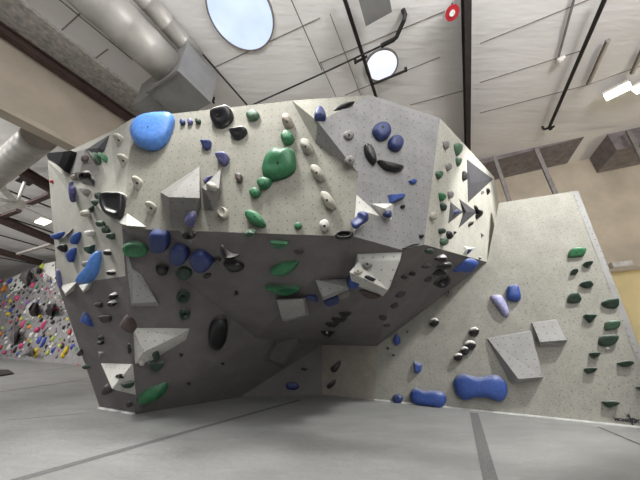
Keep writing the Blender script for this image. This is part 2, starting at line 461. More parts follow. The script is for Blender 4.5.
def volume(name, label, mat, base, tops, faces, ctr=None, group=None, cat='climbing volume'):
    """base: pixels on the wall; tops: (px,py,height off the wall); faces index base then tops"""
    cx = ctr or (sum(b[0] for b in base) / len(base), sum(b[1] for b in base) / len(base))
    p0, n0 = hit(*cx)
    V = []; nb = len(base)
    for b in base: V.append(hit_or(b[0], b[1], p0, n0) - n0 * .004)
    for t in tops: V.append(at_plane(t[0], t[1], p0 + n0 * t[2], n0))
    for t in faces: pass
    b0 = len(WV)
    o = mesh_obj(name, V, faces + [tuple(range(nb - 1, -1, -1))], M[mat], uv=True, origin=sum(V[:nb], Vector()) / nb)
    bm = bmesh.new(); bm.from_mesh(o.data); bmesh.ops.recalc_face_normals(bm, faces=bm.faces); bm.to_mesh(o.data); bm.free()
    WV.extend(V)
    for f in faces:
        for i in range(1, len(f) - 1): WF.append((b0 + f[0], b0 + f[i], b0 + f[i + 1]))
    tag(o, label, cat, group)
    # bolt at the base centre of the largest face is seen on plywood volumes
    return o

def catmull(pts, n):
    m = len(pts); per = []
    res = []
    steps = max(3, int(math.ceil(n / m)))
    for i in range(m):
        p0, p1, p2, p3 = pts[i - 1], pts[i], pts[(i + 1) % m], pts[(i + 2) % m]
        for s in range(steps):
            t = s / steps
            res.append(tuple(.5 * ((2 * p1[j]) + (-p0[j] + p2[j]) * t + (2 * p0[j] - 5 * p1[j] + 4 * p2[j] - p3[j]) * t * t + (-p0[j] + 3 * p1[j] - 3 * p2[j] + p3[j]) * t ** 3) for j in (0, 1)))
    return res
def linsub(pts, n):
    m = len(pts); steps = max(2, int(math.ceil(n / m))); res = []
    for i in range(m):
        a, b = pts[i], pts[(i + 1) % m]
        for s in range(steps):
            t = s / steps; res.append((a[0] + (b[0] - a[0]) * t, a[1] + (b[1] - a[1]) * t))
    return res
PROF = dict(
    dome=[(.97, 0), (1, .3), (.96, .6), (.82, .85), (.58, .97), (.28, 1.0)],
    flat=[(1, 0), (1, .5), (.95, .82), (.85, .98), (.5, 1.0)],
    scoop=[(1, 0), (1, .5), (.94, .86), (.82, 1.0), (.66, .84), (.36, .62)],
    ridge=[(1, 0), (.9, .35), (.66, .68), (.4, .9), (.16, 1.0)],
    ring=[(1, 0), (1, .55), (.9, .95), (.74, 1.0), (.55, .75), (.45, .25), (.2, .15)],
    facet=[(1, 0), (.86, .7), (.58, 1.0)],
)
NAME_N = {}
def E(cx, cy, rx, ry, rot=0, n=14, wob=.06, seed=None):
    rr = random.Random(seed if seed is not None else int(cx * 37 + cy * 91)); c, s = math.cos(math.radians(rot)), math.sin(math.radians(rot)); out = []
    for i in range(n):
        t = 2 * math.pi * i / n; k_ = 1 + rr.uniform(-wob, wob)
        x, y = rx * math.cos(t) * k_, ry * math.sin(t) * k_
        out.append((cx + x * c - y * s, cy + x * s + y * c))
    return out
def hold(name, label, mat, outline, h=.07, prof='dome', shift=(0, 0), tilt=0, smooth=True, bolt=None, group=None, cat='climbing hold', ctr=None, parts=()):
    if isinstance(outline, tuple) and outline and not isinstance(outline[0], tuple): outline = E(*outline)
    cx = ctr[0] if ctr else sum(p[0] for p in outline) / len(outline)
    cy = ctr[1] if ctr else sum(p[1] for p in outline) / len(outline)
    h = h * 1.25
    p0, n0 = hit(cx, cy)
    tc = (O - p0).normalized()
    cosv = n0.dot(tc)
    nv = (n0 + tc * max(0, (.75 - cosv)) * 1.3).normalized()
    if len(outline) <= 3: smooth = False if smooth else smooth
    pts = catmull(outline, 24) if smooth else linsub(outline, 12)
    mid = h * .45 + (h * .3 if cosv < .6 else 0)      # the widest ring stands off the panel
    pc = p0 + nv * mid
    hx = h * .55
    ring = [at_plane(x, y, pc, nv) for x, y in pts]
    c = at_plane(cx, cy, pc, nv)
    upv = UP - nv * UP.dot(nv); upv = upv.normalized() if upv.length > .01 else VD
    rad = max((r - c).length for r in ring) or .01
    sh = at_plane(cx + shift[0], cy + shift[1], pc, nv) - c
    # normal of hold points at the viewer side of the wall
    V, Fc = [], []; n = len(ring)
    prof_l = [(.8, -1)] + PROF[prof]
    for (s, hh) in prof_l:
        for r in ring:
            off = r - c
            if hh < 0:
                V.append(c + off * s - nv * (mid + .012) - nv * (h * .3 if cosv < .6 else 0))
            else:
                k_ = 1 + tilt * (off.dot(upv) / rad)
                V.append(c + off * s + sh * hh + nv * (h * hh * k_ - h * .45))
    for j in range(len(prof_l) - 1):
        for i in range(n):
            Fc.append((j * n + i, j * n + (i + 1) % n, (j + 1) * n + (i + 1) % n, (j + 1) * n + i))
    L = len(prof_l) - 1
    V.append(c + sh * prof_l[-1][1] + nv * hx * prof_l[-1][1]); ci = len(V) - 1
    for i in range(n): Fc.append((L * n + i, L * n + (i + 1) % n, ci))
    Fc.append(tuple(range(n - 1, -1, -1)))
    o = mesh_obj(name, V, Fc, M[mat], smooth=smooth, origin=p0)
    bm = bmesh.new(); bm.from_mesh(o.data); bmesh.ops.recalc_face_normals(bm, faces=bm.faces); bm.to_mesh(o.data); bm.free()
    tag(o, label, cat, group)
    if bolt:
        bx, by, br = (cx + shift[0], cy + shift[1], bolt) if not isinstance(bolt, tuple) else bolt
        bp = at_plane(bx, by, pc + nv * (h * (.97 if prof in ('dome', 'flat', 'facet', 'ridge') else .6) - h * .45), nv)
        v_, f_ = tube_verts([bp - nv * .02, bp + nv * .006], br, 10)
        mesh_obj('bolt', v_, f_, M['bolt'], o, smooth=False)
    WVp.append(o)
    return o
WVp = []

# ---- volumes (bolted plywood shapes) ----
volume('wall_volume', 'big grey pyramid volume with a bright ridge on the upper front panel', 'volg',
       [(160, 192), (199.5, 166), (201, 205), (192, 228), (170, 228)], [(168.5, 197, .50), (199.5, 198, .38)],
       [(0, 1, 5), (1, 6, 5), (0, 5, 4), (5, 6, 3, 4), (1, 2, 6), (6, 2, 3)])
volume('wall_volume', 'narrow lavender-grey pyramid volume just right of the big pyramid volume', 'volg',
       [(201.5, 187), (221, 167.5), (221, 192), (214, 211), (204, 210)], [(205, 190, .30), (219, 188, .20)],
       [(0, 1, 5), (1, 6, 5), (0, 5, 4), (5, 6, 3, 4), (1, 2, 6), (6, 2, 3)])
volume('wall_volume', 'small white wedge volume at the lower left corner of the front panel', 'volw',
       [(118, 222.5), (127, 213), (147, 226.8)], [(127, 225.5, .16)], [(0, 1, 3), (1, 2, 3), (2, 0, 3)], ctr=(131, 220))
volume('wall_volume', 'grey inverted triangle volume under the lip holding a black oval hold', 'vol',
       [(179, 231), (199, 230.5), (191, 244.5)], [(189, 236, .05)], [(0, 1, 3), (1, 2, 3), (2, 0, 3)], ctr=(189, 236))
volume('wall_volume', 'white spiky triangle volume on the left edge of the prow panel', 'volw',
       [(356.5, 194), (381, 216), (369, 222), (353.5, 232)], [(365, 212, .15)], [(0, 1, 4), (1, 2, 4), (2, 3, 4), (3, 0, 4)], ctr=(366, 217))
volume('wall_volume', 'small white wedge volume in the middle of the prow panel', 'volw',
       [(371, 203.5), (394.5, 203), (391.5, 221), (381, 216)], [(385, 208.5, .14)], [(0, 1, 4), (1, 2, 4), (2, 3, 4), (3, 0, 4)], ctr=(385, 210))
volume('wall_volume', 'large dark grey triangular volume at the top of the right side panel', 'vold',
       [(466.5, 157), (494.5, 179), (468, 204)], [(471, 183, .05)], [(0, 1, 3), (1, 2, 3), (2, 0, 3)], ctr=(474, 185))
volume('wall_volume', 'left of two small dark grey triangles, with a blue hold on it', 'vold',
       [(450.5, 201), (463.5, 212), (448, 224.5)], [(453.5, 212, .06)], [(0, 1, 3), (1, 2, 3), (2, 0, 3)], ctr=(454, 212))
volume('wall_volume', 'right of two small dark grey triangles beside a black zigzag hold', 'vold',
       [(459, 198), (478, 212), (458, 229.5), (463.5, 213)], [(466, 211.5, .06)], [(0, 1, 4), (1, 2, 4), (2, 3, 4), (3, 0, 4)], ctr=(467, 212))
volume('wall_volume', 'small white triangle volume at the right lip above the big blue hold', 'volw',
       [(464, 246), (476.5, 247.5), (467, 256), (462, 256)], [(467, 249, .07)], [(0, 1, 4), (1, 2, 4), (2, 3, 4), (3, 0, 4)], ctr=(468, 250))
volume('wall_volume', 'white box volume with a bright top hanging under the prow', 'volw',
       [(357, 254), (402, 252), (390, 287), (383, 296.5), (352, 284)], [(358.5, 261.5, .10), (400, 260.5, .12), (388, 290, .42), (349.5, 272, .40)],
       [(5, 6, 7, 8), (0, 1, 6, 5), (8, 7, 3, 4), (0, 5, 8, 4), (1, 2, 7, 6), (2, 3, 7)], ctr=(378, 280))
volume('wall_volume', 'grey square box volume on the cave roof under the green lens holds', 'vol',
       [(275.5, 299), (305, 297.5), (310, 315), (285, 322)], [(277, 300.5, .20), (303, 299, .20), (306, 314.5, .24), (282, 320, .24)],
       [(4, 5, 6, 7), (0, 1, 5, 4), (1, 2, 6, 5), (2, 3, 7, 6), (3, 0, 4, 7)], ctr=(291, 309))
volume('wall_volume', 'grey angular wedge volume on the cave roof left of the white box', 'vol',
       [(315.5, 280), (347, 279), (350, 290), (322.5, 302)], [(323, 297, .24), (346, 287, .22)], [(0, 1, 5, 4), (1, 2, 5), (2, 3, 4, 5), (3, 0, 4)], ctr=(333, 289))
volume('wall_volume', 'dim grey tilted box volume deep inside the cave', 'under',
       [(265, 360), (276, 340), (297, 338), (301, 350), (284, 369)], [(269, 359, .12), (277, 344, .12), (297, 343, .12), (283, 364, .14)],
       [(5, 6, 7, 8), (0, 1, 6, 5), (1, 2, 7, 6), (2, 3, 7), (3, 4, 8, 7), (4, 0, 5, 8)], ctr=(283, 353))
volume('wall_volume', 'large white-topped wedge volume on the lower left corner edge', 'volw',
       [(133, 328), (165, 328), (190, 328.5), (186, 340), (150, 362), (135, 364)], [(143.5, 352, .34), (175, 337, .20)],
       [(0, 1, 7, 6), (1, 2, 7), (2, 3, 7), (3, 4, 6, 7), (4, 5, 6), (5, 0, 6)], ctr=(158, 342))
volume('wall_volume', 'pale grey facet volume wrapped on the left corner under the lip', 'vol',
       [(123, 236), (130, 267), (141, 274), (160, 306), (131, 307)], [(133, 272, .05), (157, 302, .12), (132.5, 303, .12)],
       [(0, 1, 5), (1, 2, 5), (2, 3, 6, 5), (3, 4, 7, 6), (4, 0, 5, 7), (5, 6, 7)], ctr=(140, 290))
volume('wall_volume', 'bright white inverted triangle volume low on the left panel', 'volw',
       [(100.5, 363), (133, 363), (136, 395), (118, 391)], [(112, 388.5, .34)], [(0, 1, 4), (1, 2, 4), (2, 3, 4), (3, 0, 4)], ctr=(119, 375))
volume('wall_volume', 'left of two white inverted triangle volumes below the long blue hold', 'volw',
       [(60, 285.5), (77, 281.5), (74, 290), (65.5, 296.5)], [(65.5, 293.5, .14)], [(0, 1, 4), (1, 2, 4), (2, 3, 4), (3, 0, 4)], ctr=(68, 288))
volume('wall_volume', 'right of two white inverted triangle volumes touching the long blue hold', 'volw',
       [(78.5, 285.5), (95, 279), (90, 288), (83.5, 293.5)], [(83, 291, .14)], [(0, 1, 4), (1, 2, 4), (2, 3, 4), (3, 0, 4)], ctr=(86, 286))
volume('wall_volume', 'tiny pale triangle volume just above the bright white triangle', 'vol',
       [(97.5, 351.5), (104.5, 352), (99, 358)], [(100, 353.5, .05)], [(0, 1, 3), (1, 2, 3), (2, 0, 3)])
volume('wall_volume', 'grey faceted volume at the top left corner beside the glossy black hold', 'volg',
       [(75, 151), (86, 148), (99.5, 171), (95, 187), (83, 184), (68, 174)], [(85.5, 150, .26), (80, 172, .2)], [(0, 1, 6), (1, 2, 6), (2, 3, 7, 6), (3, 4, 7), (4, 5, 7), (5, 0, 6, 7)], ctr=(84, 170))
volume('wall_volume', 'dark grey fin volume on the top left rim carrying green fin holds', 'vold',
       [(86, 149), (110, 134), (105, 150), (98, 158)], [(98, 148, .10)], [(0, 1, 4), (1, 2, 4), (2, 3, 4), (3, 0, 4)], ctr=(102, 147))
volume('wall_volume', 'thin grey blade volume between two blue holds on the left panel', 'vol',
       [(73.5, 228), (67, 238), (58, 243), (57, 240.5)], [(67, 234, .08)], [(0, 1, 4), (1, 2, 4), (2, 3, 4), (3, 0, 4)], ctr=(65, 237))
volume('wall_volume', 'large pale grey tapered slab volume on the right wall', 'vol',
       [(486.5, 338), (532, 330), (543.5, 377), (527, 383), (511, 383)], [(488.5, 339.5, .06), (531.5, 331.5, .06), (542.5, 377, .26), (518.5, 379, .30)],
       [(5, 6, 7, 8), (0, 1, 6, 5), (1, 2, 7, 6), (2, 3, 8, 7), (3, 4, 8), (4, 0, 5, 8)], ctr=(516, 357))
volume('wall_volume', 'smaller pale grey tapered slab volume at upper right of the large slab', 'vol',
       [(531, 322.5), (556, 319), (567.5, 341), (564, 346), (540, 347)], [(532.5, 323.5, .06), (555.5, 320.5, .06), (566.5, 340, .22), (540, 342, .24)],
       [(5, 6, 7, 8), (0, 1, 6, 5), (1, 2, 7, 6), (2, 3, 8, 7), (3, 4, 8), (4, 0, 5, 8)], ctr=(550, 333))
rebuild()

H = 'climbing_hold'
# ---- front panel ----
hold('sloper_hold', 'huge light blue rounded sloper at the top left of the front panel', 'sky',
     [(130, 131), (132, 124), (139, 117), (150, 113.5), (165, 112.5), (172.5, 115), (171, 127), (166, 140), (158, 148), (147, 149.5), (136, 145), (131, 138)], .14, 'dome', (0, -1), bolt=(148, 127, .014))
for (x, y, lab) in [(118.5, 139, 'pale knob hold below the left side of the huge light blue sloper, highest of four'),
                    (123, 159.5, 'pale knob hold second from the top of the left column of four'),
                    (137, 182, 'pale knob hold between the glossy black bucket and the big pyramid volume'),
                    (151, 207, 'pale knob hold just left of the foot of the big pyramid volume')]:
    hold('jug_hold', lab, 'pale', [(x - 4.2, y - .5), (x - 2, y - 3), (x + 2.5, y - 3), (x + 4.3, y - .3), (x + 3, y + 3.5), (x - .2, y + 7.5), (x - 2.2, y + 7), (x - 3.6, y + 3)], .08, 'dome', (0, -2.5), .3, bolt=(x - .3, y + 1, .014))
for x, y, m, lab in [(182.5, 122, 'navy', 'leftmost of three tiny holds in a row by the black jug, dark blue'), (190, 121.5, 'purple', 'middle of three tiny holds in a row by the black jug, purple'), (198, 121, 'dgreen', 'rightmost of three tiny holds in a row by the black jug, dark green')]:
    hold('crimp_hold', lab, m, (x, y, 2.7, 2.9), .05, 'dome')
hold('jug_hold', 'big black jug with chalk white top on the upper front panel', 'blackw', [(210.3, 117), (213, 113), (222, 110.5), (230, 109), (232.5, 112.5), (232, 118), (228, 124), (221, 127.5), (215, 126), (211.5, 122)], .12, 'dome', (-.5, -2.5), .3, bolt=(217.5, 115, .014))
hold('jug_hold', 'smaller black half moon jug at lower right of the big black jug', 'blackw', [(229.3, 131.5), (236, 130), (245.5, 128.5), (246.5, 132), (241, 138), (234.5, 138.5)], .08, 'dome', (-.5, -1.5), .3)
hold('crimp_hold', 'small dark blue half moon hold below the row of three tiny holds', 'navy', [(201, 142.5), (206, 142), (211, 142), (209.5, 148), (205, 149.5)], .06, 'flat', (0, -1), .3)
hold('pinch_hold', 'olive green pointed oval hold at the top centre of the front panel', 'mgreen', [(245.8, 115), (250, 110.7), (255, 110.3), (259.5, 114.5), (256, 119), (250, 119.6)], .08, 'dome', bolt=.012)
hold('sloper_hold', 'big green leaf shaped sloper on the front panel', 'green', [(263, 176), (263, 167), (268, 157), (277, 151), (286, 152), (294, 151.5), (295.5, 160), (294, 169), (287, 175), (275, 179), (266, 179)], .15, 'dome', (-1.5, -2.5), .2, bolt=(277.5, 162, .014))
hold('pinch_hold', 'small green almond hold touching the lower tip of the big green leaf', 'green', [(256.8, 181.5), (262, 177.5), (270, 178.7), (271, 182), (267, 187.5), (260, 188)], .09, 'dome', bolt=.01)
hold('pinch_hold', 'small round green hold, lowest of the trio under the big green leaf', 'green', (254.7, 192.5, 5.3, 4.8), .08, 'dome', bolt=.01)
hold('sloper_hold', 'long green sloper lying on the lip of the front panel', 'green', [(244.8, 213.5), (250, 211), (257, 213), (263, 219), (264.5, 225.5), (256, 226), (248, 221)], .12, 'dome', (0, -1.5), bolt=.012)
hold('pinch_hold', 'round green dome hold with beige holds above and right of it', 'green', [(280.7, 138), (284, 132.5), (289, 132), (294, 137), (291, 142.5), (285, 143.5)], .1, 'dome', (-.5, -1))
hold('crimp_hold', 'tiny dark green hold at the lip near the right of the front panel', 'green', (298, 225.5, 4, 3.2), .05, 'dome')
for x, y, rx, ry, rot, m, lab in [(288, 121.5, 5.2, 5, 0, 'beige', 'beige round bolted jug above the round green dome hold on the front panel'),
                           (307, 147, 6.5, 5, 35, 'pale', 'pale oval jug right of the round green dome hold'),
                           (318, 173.5, 8.5, 4.8, 42, 'pale', 'pale drooping jug right of the big green leaf'),
                           (328.5, 201, 9.5, 5, 45, 'pale', 'pale drooping jug near the right edge of the front panel, lower one')]:
    hold('jug_hold', lab, m, (x, y, rx, ry, rot), .12, 'dome', (-1.5, -2), bolt=(x - 1.5, y - .8, .016))
hold('jug_hold', 'white knob hold with a black bolt on the lip of the front panel', 'white', (324.5, 225.5, 5.3, 4.8), .12, 'dome', (0, -1), bolt=(324.5, 226, .018))
hold('crimp_hold', 'purple cup shaped hold above the lavender-grey pyramid volume', 'purple', [(216.3, 157), (221, 155.5), (228, 156), (227, 161.5), (223, 165), (218.5, 161)], .09, 'flat', (0, -1.5), .3)
hold('crimp_hold', 'small brown and grey hold right of the lavender-grey pyramid volume', 'brown', [(235, 174.5), (239, 173), (242, 175.5), (240.5, 182.5), (236, 179.5)], .06, 'dome')
hold('pinch_hold', 'white and dark round hold above the lip below the lavender-grey volume', 'pale', [(218, 212.5), (221.5, 207.2), (226.5, 209.5), (227, 215.5), (223.5, 218.7)], .08, 'scoop', bolt=.016)
hold('crimp_hold', 'lilac crescent hold on the upper face of the lavender-grey volume', 'purple', [(204, 182), (207, 177.5), (213, 176), (209, 180), (205.5, 184)], .06, 'dome')
hold('crimp_hold', 'pale lilac lump on the lower face of the lavender-grey volume', 'pale', [(206, 184.5), (210, 183), (217, 186.5), (215, 189.5), (209, 188)], .07, 'dome')
hold('pinch_hold', 'purple and white hold hanging at the lip below the big pyramid volume', 'purple', [(184.3, 220), (188, 215), (193.5, 213.7), (195.8, 219), (193, 227), (186.5, 224.5)], .13, 'dome', (.5, -2))
hold('pinch_hold', 'black oval hold on the grey inverted triangle volume', 'black', (188.3, 235.7, 6, 3.2, 12), .05, 'ring')
# ---- cave roof and left overhang ----
hold('sloper_hold', 'green oval jug with pale streaks under the small white wedge volume', 'green', [(122.5, 247), (126, 243.5), (134, 241.5), (142, 242.5), (148, 248), (146, 254), (138, 257), (127, 256), (123, 252)], .1, 'scoop', tilt=.2)
hold('sloper_hold', 'left of three dark blue rounded square holds below the lip', 'navy', [(151, 232), (160, 231.5), (167.5, 232.5), (169, 240), (167, 249), (160, 252), (153, 250), (150.5, 242)], .12, 'flat')
hold('sloper_hold', 'middle of three dark blue rounded square holds below the lip', 'navy', [(170, 253), (173, 246.5), (180, 245), (187, 248), (188.5, 256), (184, 263), (177, 264.5), (171, 260)], .12, 'flat')
hold('sloper_hold', 'right of three dark blue rounded square holds below the lip', 'navy', [(190.5, 258), (194, 252.5), (202, 251), (208, 256), (212.5, 262), (208, 269), (200, 271.5), (193, 266)], .12, 'flat')
hold('pinch_hold', 'black blob hold left of and below the three blue square holds', 'black', [(156, 267), (162, 265), (168, 267.5), (167, 273), (162, 275.5), (157, 273)], .09, 'dome')
hold('pinch_hold', 'dark green dimpled round hold under the middle blue square hold', 'dgreen', (184, 273, 8, 6.2, 0), .08, 'scoop', bolt=.014)
hold('crimp_hold', 'small dark slanted edge hold under the right blue square hold', 'char', (207, 276, 4.2, 2.2, -25), .05, 'dome')
hold('pinch_hold', 'dark ring hold with chalky centre, upper of a pair', 'dgreen', (183.3, 297, 6.8, 6.3, -20), .08, 'ring', bolt=.018)
hold('pinch_hold', 'dark oval ring hold with chalky centre, lower of a pair', 'dgreen', (184.7, 314.3, 5.8, 4.9), .07, 'ring', bolt=.018)
hold('jug_hold', 'black curved horn hold with a white inner edge below the lip', 'blackw', [(219.5, 248), (222, 247), (226, 252.5), (231, 256), (238.5, 256.8), (233, 260.5), (225, 261), (221, 256)], .09, 'ridge')
hold('jug_hold', 'black fish shaped hold just under the black curved horn', 'black', [(223, 263.5), (228, 262), (238, 262.5), (244, 267), (240, 271), (230, 271)], .09, 'dome')
hold('crimp_hold', 'small dark nub left of the black fish shaped hold', 'black', (217, 260, 3.8, 2), .05, 'dome')
hold('crimp_hold', 'tiny black triangle hold alone in the middle of the left overhang', 'black', [(234, 295), (235.7, 290), (238.3, 294.5)], .04, 'facet', smooth=False)
hold('sloper_hold', 'big glossy black oval hold deep on the left overhang', 'black', [(209, 343), (209, 332), (213, 322), (221, 317.5), (226.5, 319), (228, 327), (226, 340), (220, 349), (213, 349.5)], .18, 'dome')
hold('crimp_hold', 'teal green lens hold below the lip, topmost of three lenses', 'green', [(270, 241), (279, 241.5), (288.5, 242.5), (285, 246.5), (278, 247.8), (273, 245)], .06, 'scoop')
hold('crimp_hold', 'thin dark slot hold right of the topmost green lens', 'char', (298.7, 252, 4.8, 1.5), .04, 'dome')
hold('pinch_hold', 'pale green hold tucked right under the lip of the front panel', 'mgreen', [(245, 233), (250, 230.5), (255.5, 232), (253, 235), (247.5, 235.3)], .07, 'scoop')
hold('sloper_hold', 'bright green leaf hold on the cave roof, middle of three lenses', 'green', [(269, 273), (275, 267), (284, 264), (298, 262.5), (297, 268), (291, 274), (282, 277), (274, 276)], .1, 'ridge', (-2, 1))
hold('jug_hold', 'wide green lens jug above the grey square box volume', 'green', [(264.5, 287), (275, 286), (290, 286.5), (300.5, 287), (296, 291.5), (286, 294.5), (275, 292)], .08, 'scoop')
hold('pinch_hold', 'blue wedge hold between the square box and the angular wedge volume', 'navy', [(304, 295.5), (314, 294.8), (318, 299.5), (317, 302.3), (309, 299)], .08, 'facet')
hold('pinch_hold', 'speckled blue hold under the angular wedge volume', 'navy', [(323, 300), (333, 295.5), (338, 294), (338.5, 302), (328, 306)], .1, 'dome')
hold('pinch_hold', 'grey speckled lump at the right end of the angular wedge volume', 'grey', [(338, 294), (346, 290), (350.5, 289), (351, 294), (344, 298), (339, 299)], .08, 'dome')
hold('pinch_hold', 'small blue hold tucked under the left end of the white box volume', 'blue', [(347.5, 279), (351, 278), (359, 283.5), (357, 287.5), (350, 287.5)], .09, 'dome')
hold('jug_hold', 'dark purple crescent hold under the front of the white box volume', 'brown', [(359, 289), (366, 290), (374, 292.5), (380.5, 296.3), (376, 298.2), (368, 297.5), (362, 294)], .06, 'scoop')
hold('crimp_hold', 'grey blue disc hold on top of the white box volume, upper one', 'grey', (367.3, 265.3, 5, 3.2), .06, 'dome', bolt=(367.3, 264, .014))
hold('crimp_hold', 'pale flat disc hold near the left corner of the white box volume', 'pale', (358.7, 271.7, 4.5, 2.4), .05, 'dome', bolt=(358, 271, .012))
hold('crimp_hold', 'thin black bar hold along the front edge of the white box volume', 'black', [(364.8, 276.2), (367, 276), (375, 279.5), (374, 280.5), (366.5, 278.2)], .04, 'flat')
for pts, lab in [([(339, 313), (351.3, 312.3), (347, 316), (342, 316.6)], 'topmost of four black edge holds stepping down the cave roof'),
                 ([(331.5, 318.3), (347, 317.9), (344, 320.6), (333, 321.2)], 'second from the top of four black edge holds in the cave'),
                 ([(325, 322.5), (339.7, 322.8), (335, 326.2), (328, 325.7)], 'third from the top of four black edge holds in the cave'),
                 ([(319.3, 329.3), (335.7, 330.8), (330, 336.2), (323, 334.2)], 'lowest of four black edge holds in the cave, with a chalk dot')]:
    o = hold('crimp_hold', lab, 'black', pts, .08, 'flat', smooth=False)
    if 'lowest' in lab:
        bp, bn = hit(327, 333); bp = at_plane(327, 333, bp + bn * .1, bn)
        v_, f_ = tube_verts([bp - bn * .03, bp + bn * .01], .03, 10); mesh_obj('bolt_cap', v_, f_, M['white'], o)
hold('pinch_hold', 'dark navy oval hold low on the cave kickboard', 'navy', (292.5, 386, 6.8, 3.9), .08, 'dome')
hold('crimp_hold', 'small black hold above and right of the dark navy oval hold', 'black', (304.3, 368.6, 3, 1.9), .05, 'dome')
hold('crimp_hold', 'small black nub below the big glossy black oval hold', 'black', (223, 363.5, 1.8, 1.5, -40), .04, 'dome')
hold('crimp_hold', 'small black nub low on the left overhang right of the green crescent', 'black', (189, 383.3, 1.6, 1.9), .04, 'dome')
hold('crimp_hold', 'small black nub under the right end of the white-topped wedge volume', 'black', (181.3, 354.5, 1.7, 1.6), .04, 'dome')
hold('pinch_hold', 'upper of two charcoal blade holds above the floor at the cave back', 'char', [(330.3, 368), (335, 363.5), (339.3, 360.3), (340, 364), (336, 371.5), (331.5, 372.5)], .08, 'ridge')
hold('pinch_hold', 'lower of two charcoal blade holds just above the floor at the cave back', 'char', [(326.3, 386), (331, 381.5), (335, 379.3), (334.5, 384), (329, 389)], .07, 'ridge')
hold('jug_hold', 'black ring hold hanging at the lip corner below the prow', 'black', [(335, 235), (340, 231.3), (352, 231.6), (352.3, 236.6), (346, 238.6), (337, 238)], .07, 'ring', bolt=.02)
# ---- right overhang ----
for x, y, rx, ry, rot, m, lab in [
    (404.3, 277, 3.2, 1.7, -12, 'black', 'small black edge hold right of the white box volume, left of a pair'),
    (412.5, 273.6, 3.5, 2, -12, 'black', 'small black edge hold right of the white box volume, right of a pair'),
    (426, 266, 4.8, 1.9, -8, 'char', 'small charcoal edge hold left of the stacked black jugs'),
    (427.7, 279.3, 4.3, 2.8, -15, 'char', 'charcoal knob left of the lowest black ring jug'),
    (400.5, 294.4, 5.6, 2.9, -25, 'char', 'charcoal blade hold near the lower corner of the white box'),
    (394.5, 305.5, 4.2, 2.6, -20, 'char', 'dark knob hold in the middle of the line going down the right overhang'),
    (383.2, 317.7, 4.2, 2.6, 10, 'char', 'dark knob hold next to last in the line going down the right overhang'),
    (386.2, 325.2, 4.2, 1.7, 0, 'char', 'dark flat edge hold, lowest on the right overhang'),
    (429, 251, 5, 2.6, 5, 'dgreen', 'dark green edge hold just under the right lip')]:
    hold('crimp_hold', lab, m, (x, y, rx, ry, rot), .06, 'dome')
for pts, pr, lab in [([(433.5, 259), (438.5, 255.5), (446, 256), (446, 260), (440, 261.5)], 'dome', 'topmost of four stacked black jugs on the right overhang, chalky'),
                 ([(434.5, 266), (441, 262), (451.5, 263), (451.5, 267.5), (440, 268.5)], 'dome', 'second of four stacked black jugs beside the big blue hold'),
                 ([(431, 273), (436, 268.7), (446, 270.5), (446, 275), (436, 275.5)], 'dome', 'third of four stacked black jugs on the right overhang'),
                 ([(432, 281), (436.5, 275.8), (448.5, 275), (449.5, 281), (443.5, 287), (436, 286.3)], 'ring', 'lowest of four stacked black jugs, a large dark ring')]:
    hold('jug_hold', lab, 'blackw' if 'topmost' in lab else 'black', pts, .1, pr)
hold('sloper_hold', 'big blue faceted hold hanging at the right end of the lip', 'blue', [(450, 271), (456, 263), (463, 258), (475.5, 260.3), (475.5, 264), (470, 271), (463, 272.3), (455, 271.3)], .16, 'dome', (2, -.5))
hold('crimp_hold', 'small blue triangle hold on the white triangle volume at the right lip', 'navy', [(464.8, 248), (472.5, 249.5), (468, 254.3)], .03, 'facet', smooth=False)
hold('crimp_hold', 'tiny grey cone hold at the far right tip of the lip', 'grey', [(477.5, 257), (482, 256.5), (480, 260)], .06, 'ridge', smooth=False)
hold('pinch_hold', 'grey ball hold at the edge between overhang and right wall', 'grey', (448.3, 292.3, 3.9, 3.9), .08, 'dome', bolt=.02)
# ---- prow panel ----
hold('sloper_hold', 'upper of two dark blue rounded polygon holds on the prow', 'navy', (382, 131, 8.7, 9), .1, 'dome', bolt=(383, 127, .02))
hold('sloper_hold', 'lower of two dark blue rounded polygon holds on the prow', 'navy', (396, 143, 7.2, 7.8, 0, 7), .1, 'dome', bolt=(397, 141, .014))
hold('pinch_hold', 'black upright almond hold left of the dark blue pair on the prow', 'black', [(365, 144.5), (368.5, 144), (374, 151), (376.5, 162), (373, 163.7), (366.5, 155)], .08, 'dome', bolt=.012)
hold('pinch_hold', 'long black curved hold under the dark blue pair on the prow', 'black', [(378, 160), (385, 161.5), (396, 164), (403.7, 166.5), (402, 170), (395, 171.2), (386, 169), (380.5, 164)], .08, 'dome', bolt=.012)
hold('crimp_hold', 'thin black sliver hold near the top corner of the prow', 'black', [(331, 112), (336, 106.5), (348, 101.8), (355, 100.3), (350, 104.5), (338, 111)], .05, 'ridge')
for x, y, lab in [(349, 135, 'grey disc hold with a black bolt on the left of the prow, upper one'), (350, 160.5, 'grey disc hold with a black bolt on the left of the prow, lower one')]:
    hold('crimp_hold', lab, 'grey', (x, y, 5, 4.6), .05, 'dome', bolt=.022)
hold('crimp_hold', 'tiny blue chip hold under the long black curved hold', 'blue', [(409, 181), (411.5, 180), (413, 178.5), (417, 180.5), (416, 183), (412, 184)], .04, 'dome')
hold('pinch_hold', 'blue flat block hold above the small white wedge volume', 'blue', [(389.3, 194.5), (404.5, 193), (405.5, 196), (403, 199), (391.5, 202.5)], .08, 'facet', smooth=False)
hold('crimp_hold', 'tiny black dot hold right of the small white wedge volume', 'black', (403, 206.5, 2, 2), .04, 'dome')
hold('crimp_hold', 'tiny black dot hold near the lower right corner of the prow', 'black', (421.7, 236, 2, 2), .04, 'dome')
hold('crimp_hold', 'dark slot hold along the lower lip of the prow', 'char', [(403, 248.2), (412, 244.2), (419.5, 243.8), (414, 246.8), (406, 249)], .05, 'scoop')
